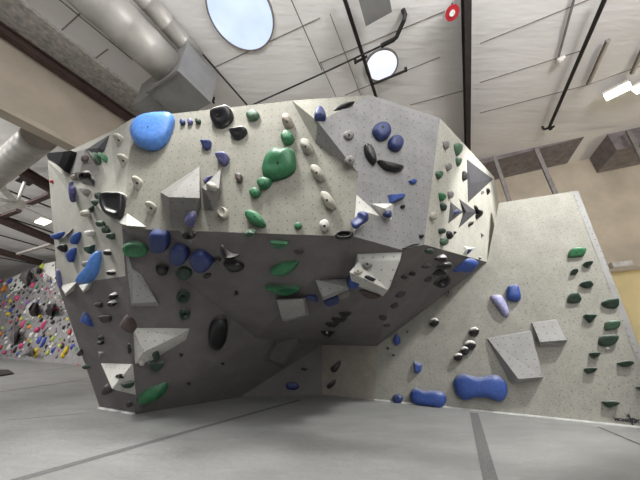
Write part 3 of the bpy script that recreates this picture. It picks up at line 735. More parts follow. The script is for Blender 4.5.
hold('pinch_hold', 'blue cap shaped hold near the top corner facet', 'navy', [(314, 116), (316.5, 109), (320, 107.5), (323, 109), (326, 114.5), (324.5, 119), (316, 119.7)], .1, 'dome', bolt=.012)
hold('pinch_hold', 'blue and white hold on the white spiky triangle volume', 'navy', [(354.2, 225), (361, 219), (363, 214), (367, 212.5), (368, 219), (360, 225), (354.5, 229)], .07, 'dome')
hold('crimp_hold', 'small blue grey hold on the small white wedge volume', 'navy', [(386.5, 213), (389.5, 210), (391, 215), (390, 218), (387, 216)], .05, 'dome')
# ---- right side panel ----
for o_, m, lab, hh in [
    ((445.5, 145, 3.6, 4.2), 'grey', 'grey drop hold, topmost on the right side panel', .06),
    ([(452.5, 146), (455, 143.5), (459, 143.2), (461.8, 146), (461, 152), (457, 156), (453.5, 151)], 'mgreen', 'green drop hold near the top of the right side panel, larger one', .09),
    ([(455, 158.5), (458, 157.7), (461, 158.5), (460.5, 163), (458, 166.7), (455.5, 163)], 'mgreen', 'small green drop hold below the larger green drop hold', .07),
    ((448.2, 167, 3.4, 4), 'grey', 'grey drop hold between two green holds on the right side panel', .06),
    ([(434.8, 173.5), (438, 170.7), (442, 171.5), (442.3, 175), (439.5, 179), (436, 176.5)], 'mgreen', 'green drop hold by the left edge of the right side panel', .07),
    ([(461, 179.5), (462.7, 172), (465.3, 171.3), (467, 178), (464.5, 181)], 'char', 'charcoal purple cup hold left of the large dark triangle volume', .07),
    ([(438, 193.5), (441, 192.5), (444.7, 195), (445.8, 197), (442, 201.7), (439, 199)], 'green', 'green drop hold left of the small dark triangles, upper one', .07),
    ((450, 194.7, 3.3, 3.9), 'grey', 'grey drop hold just above the left small dark triangle', .06),
    ([(440, 204.5), (443, 203), (446, 206.5), (444.5, 211), (441.5, 210)], 'dgreen', 'dark green drop hold left of the small dark triangles, lower one', .07),
    ((433, 216, 3.9, 4.2), 'pale', 'pale round hold at the left edge of the right side panel', .06),
    ((441.5, 231, 3.8, 3), 'dgreen', 'dark green flat hold left of the black cone hold', .06),
    ([(446, 233), (449, 230.4), (452.7, 236), (450, 239.6), (447, 237)], 'black', 'black cone hold between two green holds near the right lip', .07),
    ((443.5, 241.6, 4.3, 4), 'mgreen', 'muted green round hold right above the right lip', .08),
    ((454.7, 232.5, 1.7, 1.4), 'black', 'tiny black chip right of the black cone hold', .03),
    ((456, 212, 3.3, 2.2, -20), 'navy', 'tiny blue hold on the left small dark triangle', .04),
    ([(471.8, 205.8), (475.5, 205), (478, 209), (482.8, 211), (481.5, 216), (474.5, 220.5), (473, 217), (477.5, 212.5)], 'black', 'black zigzag hold beside the right small dark triangle', .07),
    ([(466, 225.5), (470, 221.7), (474, 221.3), (472, 225), (467, 227)], 'black', 'black chip hold below the black zigzag hold', .05),
    ([(485, 189), (488, 188), (490, 191.5), (487.5, 195), (486, 192)], 'black', 'small black crescent hold by the far right edge of the side panel', .05),
    ((482, 192.3, 2.2, 1.8), 'grey', 'tiny grey chip left of the small black crescent hold', .04),
    ([(480.3, 233), (484, 235), (481.5, 237.5)], 'grey', 'tiny grey cone low on the right side panel', .05)]:
    hold('crimp_hold', lab, m, o_, hh, 'dome')
# ---- left side panel ----
hold('sloper_hold', 'large glossy black block hold at the top left corner of the wall', 'black', [(48.5, 157), (51, 153), (62, 152.3), (76.5, 151), (74, 159), (68, 174), (59, 166.5), (50, 161)], .22, 'facet', smooth=False, ctr=(64, 162))
hold('pinch_hold', 'brown round hold on the grey faceted corner volume', 'brown', (85, 158.3, 4, 4), .07, 'dome')
hold('crimp_hold', 'left of two black curl holds below the grey corner volume', 'blackw', (83.3, 175.5, 3.4, 4.2, 20), .06, 'ring')
hold('crimp_hold', 'right of two black curl holds below the grey corner volume', 'blackw', [(88.5, 177), (90.5, 173), (92, 177), (95, 180), (94, 185), (91, 182)], .07, 'dome')
hold('crimp_hold', 'small tan hold at the base of the grey corner volume', 'beige', (74, 177, 2.8, 2.8), .06, 'dome')
hold('pinch_hold', 'pale green fin hold at the top left rim, left of a pair', 'mgreen', [(91.5, 152.5), (95, 152), (99.5, 158.5), (101, 165), (96.5, 163)], .08, 'ridge')
hold('pinch_hold', 'green fin hold at the top left rim, right of a pair', 'green', [(97, 151.3), (103, 153), (106.5, 158.5), (106, 162.5), (103, 161), (99.5, 157)], .09, 'ridge')
hold('crimp_hold', 'tiny red screw-on hold near the upper left edge', 'red', (51.6, 181.5, 1.6, 1.7), .03, 'dome')
hold('pinch_hold', 'blue winged hold high on the left side panel', 'purple', [(70.8, 181.5), (72.3, 185), (75.8, 187), (76.3, 192.5), (73.3, 196), (72.3, 202.5), (71, 198), (70, 190)], .08, 'dome')
hold('jug_hold', 'grey shelf hold right of the blue winged hold', 'grey', [(81.3, 190), (85, 189.3), (88.6, 190), (88, 193.5), (85.5, 196.3), (83, 193.5)], .08, 'flat', (0, -1))
for x, y, lab in [(97.3, 195, 'topmost of three tiny dark green holds left of the black bucket'), (94, 202.3, 'middle of three tiny dark green holds left of the black bucket'), (91.5, 208.7, 'lowest of three tiny dark green holds left of the black bucket')]:
    hold('crimp_hold', lab, 'dgreen', (x, y, 2.6, 4, 30, 9, .25), .06, 'ridge')
hold('jug_hold', 'glossy black bucket hold with white rim at the left corner', 'blackw', [(100, 203), (102, 196), (108, 194), (116, 194.3), (124, 194.5), (124.7, 199), (122.5, 213), (118.5, 218.5), (110, 217), (103, 213)], .13, 'scoop', (2, -1), .15)
hold('jug_hold', 'pale shelf hold left of the glossy black bucket', 'pale', (86.2, 213.3, 5, 3.5, 5), .09, 'dome')
for x, y, lab in [(101, 223.5, 'topmost of three green lump holds below the black bucket'), (106, 229.5, 'middle of three green lump holds below the black bucket'), (111.2, 235.5, 'lowest of three green lump holds below the black bucket')]:
    hold('crimp_hold', lab, 'dgreen', (x, y, 4.2, 3.3, 35, 9, .2), .08, 'dome')
hold('jug_hold', 'white rounded shelf hold on the middle of the left side panel', 'white', [(86, 231.5), (90, 230), (93.5, 231.5), (92.5, 235), (89.5, 236.7), (87, 234.5)], .09, 'dome')
hold('pinch_hold', 'blue wedge hold at the far left edge of the wall', 'blue', [(52, 235.5), (58, 233), (64.5, 231.5), (63, 236), (57.3, 240), (53.3, 238)], .1, 'dome')
hold('pinch_hold', 'blue almond hold right of the thin grey blade volume', 'blue', [(71, 243.5), (72, 237.5), (75.5, 233.3), (79.7, 232), (79.3, 237.5), (74.5, 244.3)], .09, 'dome', (.6, -.4))
hold('pinch_hold', 'black lump hold below the thin grey blade volume', 'black', [(58, 248), (61.5, 244), (66, 244.3), (66.3, 249.5), (63.3, 252.3)], .08, 'dome')
hold('pinch_hold', 'blue almond hold above the left white triangle volumes', 'blue', [(67, 255.5), (70, 250.5), (74, 247.3), (75.8, 249.5), (74.5, 255), (70.3, 262.7), (68, 260)], .09, 'dome', (.4, -.6))
hold('pinch_hold', 'dark green inverted triangle hold on the left side panel', 'dgreen', [(84.4, 245.7), (94.7, 244.2), (92.5, 251.5), (89.7, 254.2), (85.3, 250.5)], .08, 'facet', smooth=False)
hold('crimp_hold', 'small black and white knob above the right end of the long blue hold', 'blackw', (107.5, 252.6, 2.8, 3), .08, 'dome')
hold('crimp_hold', 'small grey knob left of the long blue hold', 'grey', (85.5, 264, 3.2, 3), .07, 'dome')
hold('sloper_hold', 'long curved blue banana shaped hold on the left side panel', 'sky', [(77.3, 284), (79, 280.5), (86, 273), (93, 264), (96.5, 255.5), (98.5, 251.3), (101.5, 252.3), (101, 260), (97.5, 270), (91, 279), (83.5, 284.8)], .13, 'dome', (-1, -1.5))
hold('crimp_hold', 'small black and white knob right of the long blue hold', 'blackw', (110.8, 272.7, 3, 2.7), .08, 'dome')
hold('crimp_hold', 'thin blue strip hold on the extreme left edge of the wall', 'purple', [(56.8, 270), (58.8, 272), (61, 284), (60.3, 288), (58.6, 284)], .06, 'dome', ctr=(59.5, 280))
hold('crimp_hold', 'grey wedge hold below the right white triangle volume', 'char', [(94.3, 303), (98, 302.3), (102, 302.5), (101.5, 308), (98, 307)], .07, 'facet', smooth=False)
hold('crimp_hold', 'upper of a black and white pair on the lower left panel', 'blackw', (113, 296.3, 2.9, 3.2), .09, 'dome')
hold('crimp_hold', 'lower of a black and white pair on the lower left panel', 'blackw', (112, 303.6, 3.4, 2.9), .09, 'dome')
hold('jug_hold', 'charcoal half moon hold below the black and white pair', 'char', [(99.4, 316.8), (104.5, 316), (111.2, 316), (110.8, 320.5), (106.5, 323), (102.5, 321.8)], .08, 'flat', (0, -1))
hold('pinch_hold', 'blue spearhead hold on the lower left panel', 'blue', [(79.4, 319), (82.7, 312), (86.3, 314), (90, 319.5), (92, 327.7), (88, 325.5), (82, 322.5)], .1, 'ridge')
hold('sloper_hold', 'brown black shell hold at the corner above the white-topped wedge', 'brown', [(118, 327), (121, 319.5), (125, 315), (129.5, 320.5), (130.7, 330.5), (129.3, 335), (122.5, 331.5)], .13, 'ridge', (1, -1))
hold('crimp_hold', 'upper of two small black knobs left of the brown shell hold', 'black', [(97.7, 338.5), (100.8, 335.5), (103.8, 338.5), (101, 340)], .06, 'dome')
hold('crimp_hold', 'lower of two small black knobs above the tiny pale triangle', 'black', [(97.6, 341), (103.2, 340.6), (103, 344.6), (99, 344.2)], .07, 'facet', smooth=False)
hold('crimp_hold', 'dark angular hold at the left edge of the lower panel', 'char', [(76.4, 353.8), (81.5, 348.5), (83.2, 352.5), (80.2, 356.2)], .07, 'facet', smooth=False)
hold('crimp_hold', 'thin black and white strip hold by the white-topped wedge', 'blackw', [(128.2, 344.5), (130, 344), (130.2, 352.8), (128.6, 353)], .03, 'flat')
hold('crimp_hold', 'dark green lump hold at the lower left edge, beside a red one', 'dgreen', (86.3, 366.6, 3.6, 2.2), .07, 'dome')
hold('crimp_hold', 'black hold on the bright white inverted triangle volume', 'black', [(115.8, 378.3), (117.3, 374.5), (121.5, 373.7), (120.3, 378)], .06, 'facet', smooth=False)
hold('sloper_hold', 'charcoal cylinder shaped hold left of the white triangle tip', 'char', [(102, 391.5), (104.5, 386), (108, 384), (113, 389.5), (109.5, 393.7), (104.5, 394.3)], .11, 'dome')
hold('jug_hold', 'dark green bowl hold right of the white triangle tip', 'dgreen', [(121.3, 385), (126, 383), (134, 382), (131.5, 386.8), (124.5, 388.2)], .08, 'flat', (0, -1))
hold('crimp_hold', 'small charcoal knob just above the floor at the left corner', 'char', (129.3, 404.2, 3, 3.3), .06, 'dome')
# ---- left overhang, low ----
hold('pinch_hold', 'grey green bubble hold below the white-topped wedge volume', 'dgreen', (156, 355.3, 3.9, 5), .09, 'dome')
hold('crimp_hold', 'small white block hold under the tip of the white-topped wedge', 'white', [(138.5, 361), (142, 359.8), (145, 361.5), (144, 365), (139.5, 364.8)], .06, 'facet')
hold('crimp_hold', 'small grey block hold left of the dark green half moon', 'grey', (149, 362, 2, 2), .06, 'facet')
hold('jug_hold', 'dark green half moon hold below the grey green bubble', 'dgreen', [(148.5, 363.5), (156, 362.3), (164.3, 362), (162, 367.2), (156.5, 370.6), (151, 368.8)], .1, 'flat', (0, -1))
hold('sloper_hold', 'large green crescent hold just above the floor', 'green', [(137.3, 404), (139, 397), (149, 389), (160, 384.5), (168, 383), (168, 389.5), (160.5, 399.5), (149, 405), (139.5, 407)], .13, 'ridge')
# ---- right wall ----
hold('pinch_hold', 'white and blue angular hold on the right wall, left of a pair', 'lilac', [(490, 296.5), (499.5, 294.3), (505, 301.5), (509.8, 314), (505, 317), (497, 307)], .12, 'facet', (.6, -.8))
hold('pinch_hold', 'blue rounded block hold on the right wall, right of a pair', 'blue', [(506.7, 290), (509, 286), (517, 285.5), (520, 293.5), (520.3, 300.5), (514, 301.5), (507, 299)], .14, 'dome', (.5, -1.5))
for x, y, rx, ry, lab in [(474, 332, 4.9, 4.7, 'topmost of four black balls in a diagonal chain on the right wall'), (469.7, 345.5, 6, 4.9, 'largest of four black balls in a chain, second from top'),
                          (464.5, 350.8, 4.6, 4.4, 'third of four black balls in a chain on the right wall'), (458.2, 357.2, 4.5, 4.2, 'lowest of four black balls in a chain on the right wall')]:
    hold('pinch_hold', lab, 'blackw', (x, y, rx, ry), .13, 'dome', (.5, -1))
hold('pinch_hold', 'black ball hold with white side left of the black chain', 'blackw', (434, 322.6, 4.9, 4.2, -15), .13, 'dome', (.5, -1))
hold('pinch_hold', 'blue pyramid hold with white edge above the smaller blue bean', 'blue', [(414, 361), (421.7, 364), (421.2, 371.2), (417.3, 374), (414.2, 372)], .1, 'facet', smooth=False)
hold('pinch_hold', 'blue flame shaped hold at the shadowed edge of the right wall', 'blue', [(393, 340), (395, 337), (396.3, 333.3), (399, 336), (400.2, 342.5), (395.5, 345.5)], .1, 'dome')
hold('crimp_hold', 'upper of two tiny black chips above the blue pyramid hold', 'black', (387.7, 348.4, 1.4, 1.2), .04, 'dome')
hold('crimp_hold', 'lower of two tiny black chips above the blue pyramid hold', 'black', (393.2, 355, 1.3, 1.2), .04, 'dome')
hold('crimp_hold', 'tiny dark chip by the blue flame shaped hold', 'char', (407.3, 331.7, 1.2, 1.2), .04, 'dome')
hold('sloper_hold', 'small blue ball hold at the floor left of the blue beans', 'navy', (397.6, 398.7, 5.2, 5, 30), .11, 'dome', bolt=.012)
hold('sloper_hold', 'smaller left blue bean shaped hold at the foot of the right wall', 'blue', [(410, 397), (411, 391), (416, 388), (423, 391), (432, 390.5), (441, 392), (446, 397), (445.5, 404), (440, 408.3), (430, 406.8), (418, 405.5), (412, 402.5)], .16, 'dome', (0, -1), bolt=(428, 396, .012))
hold('sloper_hold', 'larger right blue bean shaped hold low on the right wall', 'blue', [(453.5, 385), (455, 378), (462, 374), (470, 376), (480, 377.5), (490, 375.5), (498, 376), (506, 383), (508, 392), (505, 400), (498, 402.5), (488, 399), (475, 398.5), (465, 401), (457, 396)], .18, 'dome', (0, -1.5), bolt=(481, 386, .012))
GR = [([(568.7, 255.5), (570, 250.5), (576, 248.5), (585, 249.5), (585.7, 252.5), (583.5, 256), (576, 257), (570, 257.3)], 'green', 'bright green jug, highest hold on the right wall'),
      ([(583.3, 264), (588, 262.3), (592.3, 263), (591, 266), (587, 267.2)], 'dgreen', 'small dark green edge right below the bright green jug'),
      ((574.3, 272.3, 3.6, 2.3, -5), 'dgreen', 'small dark green oval left below the bright green jug'),
      ([(580, 284.3), (585, 281.8), (590, 282.3), (593.3, 286), (589, 288), (584, 287.2)], 'dgreen', 'dark green pointed edge in the upper middle of the right wall'),
      ([(567.7, 301.5), (569, 295.5), (574, 293.2), (578, 294.7), (581.5, 300.5), (577, 303), (570, 303)], 'dgreen', 'dark green block hold with pale top at the left of the green field'),
      ([(602, 303), (608, 299.6), (616, 299), (618.5, 302), (618, 307.5), (610, 308.3), (605, 306.5)], 'dgreen', 'dark green wedge hold near the right rim, upper of two'),
      ([(584, 315.5), (590, 314.7), (596, 315.8), (593.5, 320), (590.5, 323), (587.5, 320.5)], 'dgreen', 'dark green inverted triangle hold below the block hold'),
      ([(605.7, 323), (611, 321.2), (618.8, 321.5), (618.8, 328), (611, 330), (606, 330)], 'mgreen', 'green square hold near the right rim, lower of two'),
      ([(599, 341), (601, 336.5), (608, 335), (616, 335.7), (618, 339.5), (614, 345), (606, 346.5), (600, 345)], 'dgreen', 'largest dark green hold with a white chip under it'),
      ([(589.7, 354), (595, 352.5), (600, 354), (597.5, 357.5), (594, 358.3)], 'dgreen', 'small dark green edge below the largest dark green hold'),
      ([(618, 363.5), (624, 361), (630, 361.3), (633.5, 364), (628, 367), (622, 366.5)], 'dgreen', 'wide dark green edge right and below, near the right rim'),
      ([(585, 369), (590, 367.5), (596, 368.7), (595, 372), (590, 374), (586.5, 372.5)], 'dgreen', 'dark green shallow edge left of the wide one near the rim'),
      ([(637, 388), (641, 386.3), (646, 388), (642, 390.8)], 'dgreen', 'dark green edge cut by the right border of the view'),
      ([(602.8, 402.2), (608, 400.7), (615, 401.2), (619.3, 403.7), (613, 407), (610, 408.2), (606, 405.5)], 'dgreen', 'lowest dark green edge above the maker lettering')]
for pts, m, lab in GR:
    hold('jug_hold', lab, m, pts, .09, 'flat', (0, -1), .35, bolt=None if len(pts) < 6 else .012, group='green holds on the right wall')
hold('crimp_hold', 'tiny white chip under the largest dark green hold', 'white', (607.3, 348.3, 2.2, 1.4), .04, 'dome')

# ================================================================== FAR LEAD WALL
VF = 7.57
Fq = {}
def fv(px, py, dv=0): return at_v(px, py, VF + dv)
lw = empty('lead_climbing_wall', fv(40, 362), 'distant tall climbing wall at left crowded with colourful holds', 'climbing wall')
base = [fv(-60, 352), fv(-30, 356), fv(0, 359.5), fv(40, 362.5), fv(90, 366.5)]
for b in base: b.z = 0
top = [fv(-60, 315), fv(-30, 298), fv(0, 285), fv(12, 278.5), fv(40, 264.5), fv(55, 261.5), fv(62, 260)]
right = [fv(66, 300), fv(78, 335)]
poly = base + right[::-1] + top[::-1]
mesh_obj('panel', poly, [tuple(range(len(poly)))], M['lwall'], lw, uv=True)
def farpoly(name, pts, m, off): return mesh_obj(name, [fv(x, y) - VD * off for x, y in pts], [tuple(range(len(pts)))], M[m], lw)
farpoly('white_panel', [(44, 264), (55, 261.5), (56.5, 283), (48, 281), (42, 275)], 'lwhite', .03)
farpoly('white_panel', [(8, 280), (22, 273), (26, 284), (24, 289), (13, 292), (9, 287)], 'lwhite', .03)
farpoly('pale_panel', [(66, 357), (74, 345), (80, 352), (90, 362), (90, 366.5), (72, 365)], 'lwall', .05)
fb = len(WV)
WV += poly
for i in range(1, len(poly) - 1): WF.append((fb, fb + i, fb + i + 1))
# explicit plane hit on the lead wall
def farvol(label, m, pts, apex, off=.9):
    V = [fv(x, y) for x, y in pts] + [fv(apex[0], apex[1], -off)]
    n = len(pts); o = mesh_obj('wall_volume', V, [(i, (i + 1) % n, n) for i in range(n)] + [tuple(range(n - 1, -1, -1))], M[m], origin=fv(*apex))
    bm = bmesh.new(); bm.from_mesh(o.data); bmesh.ops.recalc_face_normals(bm, faces=bm.faces); bm.to_mesh(o.data); bm.free()
    tag(o, label, 'climbing volume')
farvol('grey round-edged volume at the top of the far crowded wall', 'fgrey', [(18, 278), (23, 271), (30, 269), (32, 280), (27, 287), (22, 282)], (26, 277))
farvol('black pointed volume near the top of the far crowded wall', 'fblack', [(36, 273), (38, 266), (41, 265), (41, 273), (38, 274.5)], (39, 270), .5)
farvol('black kite volume in the middle of the far crowded wall', 'fblack', [(27, 313), (33, 304), (37, 302), (37, 316), (31, 316.5)], (33, 310))
farvol('white crescent volume left of the black kite on the far wall', 'fwhite', [(24.5, 312), (27, 304), (34, 301), (28, 312), (33, 317), (27, 316)], (28, 309), .5)
farvol('black block volume right of the black kite on the far wall', 'fblack', [(45, 311), (50, 304), (55, 303), (55, 310), (52, 317), (47, 315)], (51, 309))
farvol('large grey faceted volume low left on the far crowded wall', 'fgrey', [(9, 338), (14, 322), (20, 328), (18, 340), (14, 346)], (14, 334))
farvol('dark grey pyramid volume just above the floor on the far wall', 'fgrey', [(24, 355), (29, 346), (34, 349), (35, 355)], (29, 352))
farvol('white bulb volume near the top right of the far wall', 'fwhite', [(43, 280), (45, 273), (50, 276), (51, 281), (46, 282.5)], (47, 278), .6)
# hold prototypes
def far_proto(seed, m):
    rr = random.Random(seed); bm = bmesh.new(); bmesh.ops.create_icosphere(bm, subdivisions=2, radius=1)
    ph = [rr.uniform(0, 6.28) for _ in range(4)]
    for v in bm.verts:
        s = 1 + .22 * math.sin(3 * v.co.x + ph[0]) + .18 * math.sin(4 * v.co.y + ph[1]) + .15 * math.sin(3 * v.co.z + ph[2])
        v.co *= s; v.co.y *= .6
    me = bpy.data.meshes.new('climbing_hold'); bm.to_mesh(me); bm.free()
    for p in me.polygons: p.use_smooth = True
    me.materials.append(M[m]); return me
CN_ = dict(pink='pink', fblue='blue', fyel='yellow', fred='red', forange='orange', fpurple='purple', fwhite='white', fblack='black', fgreen='green', flime='lime green', fgrey='grey')
FP = {m: [far_proto(i * 11 + 3, m) for i in range(3)] for m in CN_}
FO = {}
def far_hold(px, py, r, m, label=None, sx=1, sz=1, rot=0, group=None):
    p = fv(px, py); s = r * (p - O).dot(Vector((0, CT, ST))) / F
    key = (m, random.randrange(3))
    if key not in FO:
        o = bpy.data.objects.new('climbing_hold', FP[m][key[1]]); FO[key] = o
    else: o = FO[key].copy()
    COL.objects.link(o); o.location = p - VD * s * .3
    o.rotation_euler = (0, rot, -YAW); o.scale = (s * sx, s, s * sz)
    for kk in ('group',):
        if kk in o: del o[kk]
    tag(o, label or 'small %s hold among the crowd on the far left climbing wall' % CN_[m], 'climbing hold', group or (None if label else '%s holds on the far left wall' % CN_[m]))
    return o
SPEC = [(6, 288.5, 2.9, 'forange', 'orange yellow ball hold at the upper left of the far wall', .9, 1.2), (12, 281, 2.6, 'fblue', 'large blue hold high on the far wall', 1.1, 1),
        (2, 281, 2.2, 'pink', 'magenta hold at the left top edge of the far wall', 1.3, .6), (34, 285, 2.4, 'pink', 'pink hold below the grey round-edged far volume', 1, 1.1), (18.5, 298, 2.5, 'pink', 'pink hold with white neighbours in the upper left of the far wall', 1.1, 1),
        (38, 287, 2, 'fgreen', 'dark green hold right of the upper pink hold on the far wall', 1.2, .9), (43.5, 267, 3, 'flime', 'lime green hold at the top of the far wall', .9, 1.1),
        (29, 303, 2.2, 'fpurple', 'purple hold by the black kite volume on the far wall', 1.2, 1), (24, 324, 2.4, 'pink', 'deep pink hold left in the middle of the far wall', .8, 1.3),
        (39, 329.5, 3.2, 'pink', 'largest bright pink hold on the far wall', 1.3, .8), (45, 325, 2.6, 'pink', 'pale pink upright hold on the far wall', .6, 1.4), (22.5, 346, 2.5, 'pink', 'pink hold low on the far wall with a white edge', 1, 1),
        (1.5, 334, 2.5, 'forange', 'orange hold low at the far left border', 1.1, 1), (2, 347, 2.3, 'fred', 'red hold low at the far left border', 1.2, .8), (6, 352, 2.4, 'pink', 'salmon pink hold near the floor of the far wall', 1.4, .7),
        (41, 316, 1.9, 'fyel', 'yellow hold left of the black block volume', 1, 1), (9, 314, 2.2, 'fyel', 'pale yellow flat hold on the left of the far wall', 1.3, .7),
        (37.5, 350, 2.2, 'fyel', 'upper yellow hold near the floor of the far wall, left pair', 1, 1), (37, 355, 2.1, 'fyel', 'lower yellow hold near the floor of the far wall, left pair', 1, 1),
        (68, 349.5, 3, 'fyel', 'upper bright yellow hold beside the blue ball on the far wall', .9, 1.2), (64.5, 355, 2.8, 'fyel', 'lower bright yellow hold beside the blue ball on the far wall', 1.1, .9),
        (73.5, 347, 2.4, 'fblue', 'blue ball hold right of the bright yellow pair', 1, 1), (71, 331.5, 2.4, 'fred', 'red orange hold near the right side of the far wall', .9, 1.3),
        (40.5, 340, 2.6, 'fblue', 'left blue hold of the low blue cluster on the far wall', 1, 1.2), (45.5, 340.5, 2.4, 'fblue', 'right blue hold of the low blue cluster on the far wall', .9, 1.3),
        (43, 345, 2.2, 'fblue', 'bottom blue hold of the low blue cluster on the far wall', 1, 1), (49, 352, 2, 'flime', 'olive lime hold near the floor of the far wall', .8, 1.2), (54, 350.5, 2, 'fblue', 'dark blue hold right of the olive lime hold on the far wall', .8, 1.2),
        (79, 366, 2.6, 'fred', 'red flat hold at the foot of the far wall by the overhang edge', 1.4, .7), (32, 335, 2, 'fwhite', 'pale round hold in the lower middle of the far wall', 1, 1.1), (10, 347, 2, 'fwhite', 'pale upright hold low on the far wall', .9, 1.3),
        (27, 312, 2.4, 'fwhite', 'white oval hold left of the black kite tip', 1.4, .8), (54, 322, 2.3, 'fblack', 'black hold below the black block volume', 1.3, .8), (70, 337.5, 2, 'fwhite', 'white hold below the red orange hold', 1.3, .7)]
for x, y, r, m, lab, sx, sz in SPEC: far_hold(x, y, r, m, lab, sx, sz, random.uniform(-.4, .4))
def inside(x, y):
    pl = [(0, 287), (12, 280), (40, 266), (55, 263), (60, 283), (64, 300), (70, 320), (76, 340), (80, 350), (66, 357), (0, 357)]
    c = False
    for i in range(len(pl)):
        x1, y1 = pl[i]; x2, y2 = pl[i - 1]
        if (y1 > y) != (y2 > y) and x < (x2 - x1) * (y - y1) / (y2 - y1) + x1: c = not c
    return c
random.seed(21)
cnt = 0; tries = 0
USED = [(a[0], a[1], a[2] * 1.05) for a in SPEC]
wts = [('fgrey', 62), ('fwhite', 40), ('fblack', 36), ('pink', 11), ('fblue', 8), ('fred', 5), ('fyel', 5), ('forange', 3), ('fpurple', 8), ('fgreen', 7), ('flime', 2)]
bag = [m for m, w in wts for _ in range(w)]
while cnt < 262:
    x, y = random.uniform(0, 80), random.uniform(263, 357)
    if not inside(x, y): continue
    if 44 < x < 56 and y < 282 and random.random() < .8: continue
    tries += 1
    r_ = random.choice([.9, 1.1, 1.3, 1.6, 2.0]) * (1 if tries < 2500 else .7)
    if tries < 9000 and any((x - a) ** 2 + (y - b) ** 2 < ((r_ + c) * .95) ** 2 for a, b, c in USED): continue
    USED.append((x, y, r_))
    far_hold(x, y, r_, random.choice(bag), None, random.uniform(.7, 1.4), random.uniform(.7, 1.3), random.uniform(-1, 1)); cnt += 1

# ================================================================== OVERHEAD FITTINGS
def pipe(name, label, a, b, r, mat='blk', drop=.12, n=8, cat='pipe', hangers=()):
    p, q = at_ceil(*a, drop), at_ceil(*b, drop)
    v_, f_ = tube_verts([p, q], r, n); o = mesh_obj(name, v_, f_, M[mat]); tag(o, label, cat)
    return o
def vline(x0, x1, a, y):  # extend towards camera
    pass
pipe('conduit', 'dark conduit running along the ceiling left of the big skylight', (150, -6), (248, 106), .028, 'steel', .08, cat='conduit')
pipe('conduit', 'thin dark conduit running along the ceiling left of the round duct', (55, -4), (133, 60), .012, 'blk', .05, cat='conduit')
pipe('sprinkler_pipe', 'black pipe running along the ceiling beside the small round skylight', (343, -6), (378, 103), .045, 'blk', .2)
pipe('sprinkler_pipe', 'long black pipe running along the ceiling at the right', (607, -6), (549, 128), .045, 'blk', .2)
e = at_ceil(549, 128, .2)
v_, f_ = join(box_verts(e - UD * .14, e + UD * .14, .06, .05), box_verts(e - UD * .14 + UP * .02, e - UD * .14 + UP * .14, .05, .05, UD), box_verts(e + UD * .03 - UP * .08, e + UD * .03, .08, .08, UD))
tag(mesh_obj('pipe_bracket', v_, f_, M['blk']), 'small black bracket at the far end of the long right pipe', 'bracket')
# deep roof beam
p, q = at_ceil(466, -8, .26), at_ceil(467.5, 150, .26)
v_, f_ = ibeam(p, q, .13, .34, .03); tag(mesh_obj('roof_beam', v_, f_, M['steel']), 'deep dark steel roof beam right of the small skylight', 'beam')
# crosswise black pipe bending up
z0 = .3
pts = [at_ceil(250, 106, z0), at_ceil(320, 74.5, z0), at_ceil(381, 46, z0)]
v_, f_ = tube_verts(pts, .022, 8); tag(mesh_obj('sprinkler_pipe', v_, f_, M['blk']), 'thin black pipe crossing over the front panel towards the bent thick pipe', 'pipe')
pts = [at_ceil(381, 46, z0), at_ceil(393, 40, z0), at_ceil(396.5, 37, z0 - .01), at_ceil(404, 20, z0 - .1), at_ceil(405, 15, z0 - .18), at_ceil(403, 10, .0)]
v_, f_ = tube_verts(pts, .05, 10); tag(mesh_obj('sprinkler_pipe', v_, f_, M['blk']), 'thick black bent pipe above the small round skylight', 'pipe')
for a, b, lab in [((355.5, 62.5), (367, 56.5), 'short black stub pipe left of the small round skylight'), ((373, 84), (406, 70.5), 'short black stub pipe right under the small round skylight')]:
    p, q = at_ceil(*a, .2), at_ceil(*b, .2)
    s = a if a[0] < 360 else b; t = at_ceil(*s, .2)
    v_, f_ = join(tube_verts([p, q], .034, 8), tube_verts([t - UP * .02, t + UP * .1], .04, 8)); tag(mesh_obj('sprinkler_pipe', v_, f_, M['blk']), lab, 'pipe')
pipe('conduit', 'thin grey conduit ending at a small white box on the right ceiling', (575, -4), (558.5, 57), .025, 'thin', .06, cat='conduit')
p = at_ceil(560.5, 60, .08); v_, f_ = join(box_verts(p - UD * .08, p + UD * .08, .12, .1), tube_verts([p, p - UP * .09], .05, 8))
tag(mesh_obj('sensor_box', v_, f_, M['whitep']), 'small white sensor box on the right ceiling', 'sensor')
def lamp_tube(label, a, b, lit=False):
    p, q = at_ceil(*a, .12), at_ceil(*b, .12)
    o = empty('tube_light', (p + q) / 2, label, 'ceiling light')
    v_, f_ = box_verts(p, q, .075, .06); mesh_obj('housing', v_, f_, M['thin'], o)
    v_, f_ = box_verts(p - UP * .04, q - UP * .04, .05, .03); mesh_obj('tube', v_, f_, M['duct'], o)
lamp_tube('unlit grey tube light on the right ceiling, left of two', (608, 40), (588, 84))
lamp_tube('unlit grey tube light cut by the right border of the view', (644, 46), (632, 73))
